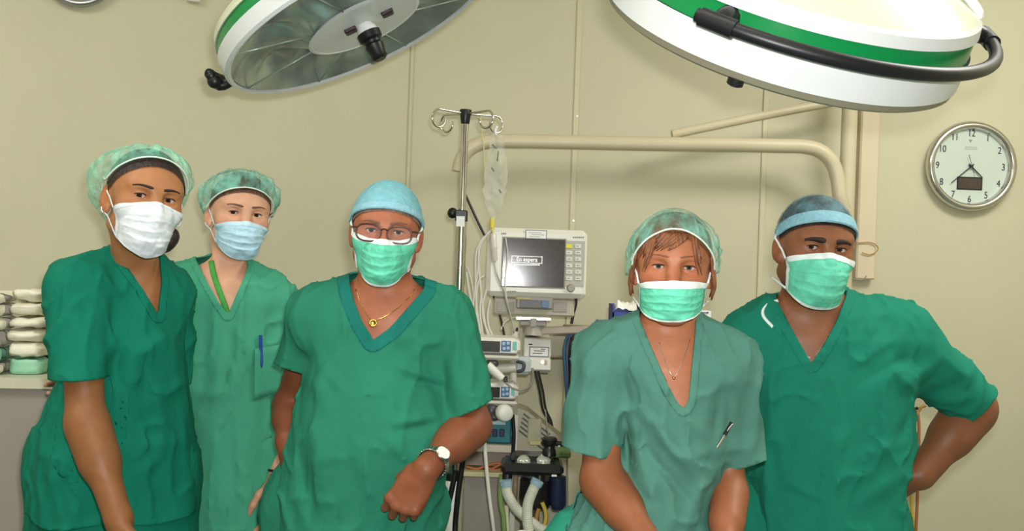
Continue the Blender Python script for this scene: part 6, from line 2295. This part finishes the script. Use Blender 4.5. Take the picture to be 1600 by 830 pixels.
def patch(P, quad, gap, m, name, parent, n=8, th=0.0015):
    """a pocket sewn on the front: a quad of pixels draped on the tunic"""
    disp = cloth_disp(P['cfg'].get('folds', []), P['Yc'], P['cfg']['seed'], P['cfg'].get('amp', 1.0))
    g = []
    (a, b, c, d) = [np.array(q, float) for q in quad]
    for i in range(n):
        for j in range(n):
            u, v = i / (n - 1), j / (n - 1)
            q = (a * (1 - u) + b * u) * (1 - v) + (d * (1 - u) + c * u) * v
            p = on_front(P, q[0], q[1], gap)
            g.append(p - unit(at(q[0], q[1], 2) - np.array((0, 0, CAMZ))) * (max(0.0, -float(disp(p[None, :])[0])) + 0.001))
    o = mesh_obj(name, np.array(g), grid_faces(n, n), m, parent)
    solidify(o, th)
    return o


def pen(P, a, b, r, mats, parent, name='pen', gap=0.008):
    A, B = on_front(P, *a, gap), on_front(P, *b, gap)
    o = bpy.data.objects.new(name, None)
    COL.objects.link(o)
    o.location = Vector([float(v) for v in A])
    d = B - A
    m1 = MB(); m1.cyl(A, A + d * 0.5, r, r, 10); m1.build('barrel', mats[0], o, True, 40)
    m2 = MB(); m2.cyl(A + d * 0.5, A + d * 0.88, r * 0.9, r * 0.9, 10)
    m2.cyl(A + d * 0.88, B, r * 0.8, r * 0.25, 10); m2.build('lower_barrel', mats[1], o, True, 40)
    m3 = MB(); m3.box(A + d * 0.24 + np.array((0, -r * 1.4, 0)), (r * 0.7, r * 0.6, np.linalg.norm(d) * 0.42),
                      roty(math.atan2(d[0], d[2])), 0.0004); m3.build('clip', mats[2], o)
    return o


m_black = mat('plastic_black', (22, 22, 24), 0.35)
m_chrome = mat('chrome', (205, 203, 200), 0.15, 1.0)
m_penblue = mat('pen_blue', (28, 62, 150), 0.4)
patch(p2, [(398, 545), (440, 538), (438, 612), (396, 626)], 0.006, GREEN2, 'pocket', TOPS[1])
tag(pen(p2, (407, 524), (409, 575), 0.0045, [m_penblue, m_penblue, m_penblue], None, gap=0.009), 'blue pen in the chest pocket of the pale green scrubs', 'pen', 'pens in chest pockets')
tag(pen(p4, (1143, 661), (1120, 701), 0.0038, [m_black, m_chrome, m_chrome], None, gap=0.012), 'black and silver pen clipped to the grey teal scrubs', 'pen', 'pens in chest pockets')
# white mask tie end hanging on the shoulder of the man at right
tie = MB()
tie.tube([on_front(p5, x, y, 0.006) for x, y in ((1216, 470), (1203, 474), (1193, 484), (1193, 494), (1200, 503), (1208, 511))], 0.0042, 6, sub=4, flat=((0, -1, 0.2), 0.4))
tie.build('mask_tie', m_mask_edge, p5['root'], True)
# necklace of the seated woman
nk4 = MB()
sk4 = p4['body']
nk4.tube([on_front(p4, x, y, 0.0015, sk4) for x, y in ((1030, 535), (1038, 560), (1047, 582), (1053, 590), (1062, 575), (1072, 550), (1078, 530))], 0.0006, 5, sub=4)
n4 = nk4.build('necklace', m_steel_watch, p4['root'], True)
pd = MB(); pd.ball(on_front(p4, 1053, 591, 0.002, sk4), 0.003, 8); pd.build('pendant', m_gold, n4, True)
nk5 = MB()
nk5.tube([on_front(p5, x, y, 0.0015, p5['body']) for x, y in ((1240, 525), (1255, 548), (1268, 560), (1282, 545), (1296, 522))], 0.0006, 5, sub=4)
nk5.build('necklace', m_steel_watch, p5['root'], True)
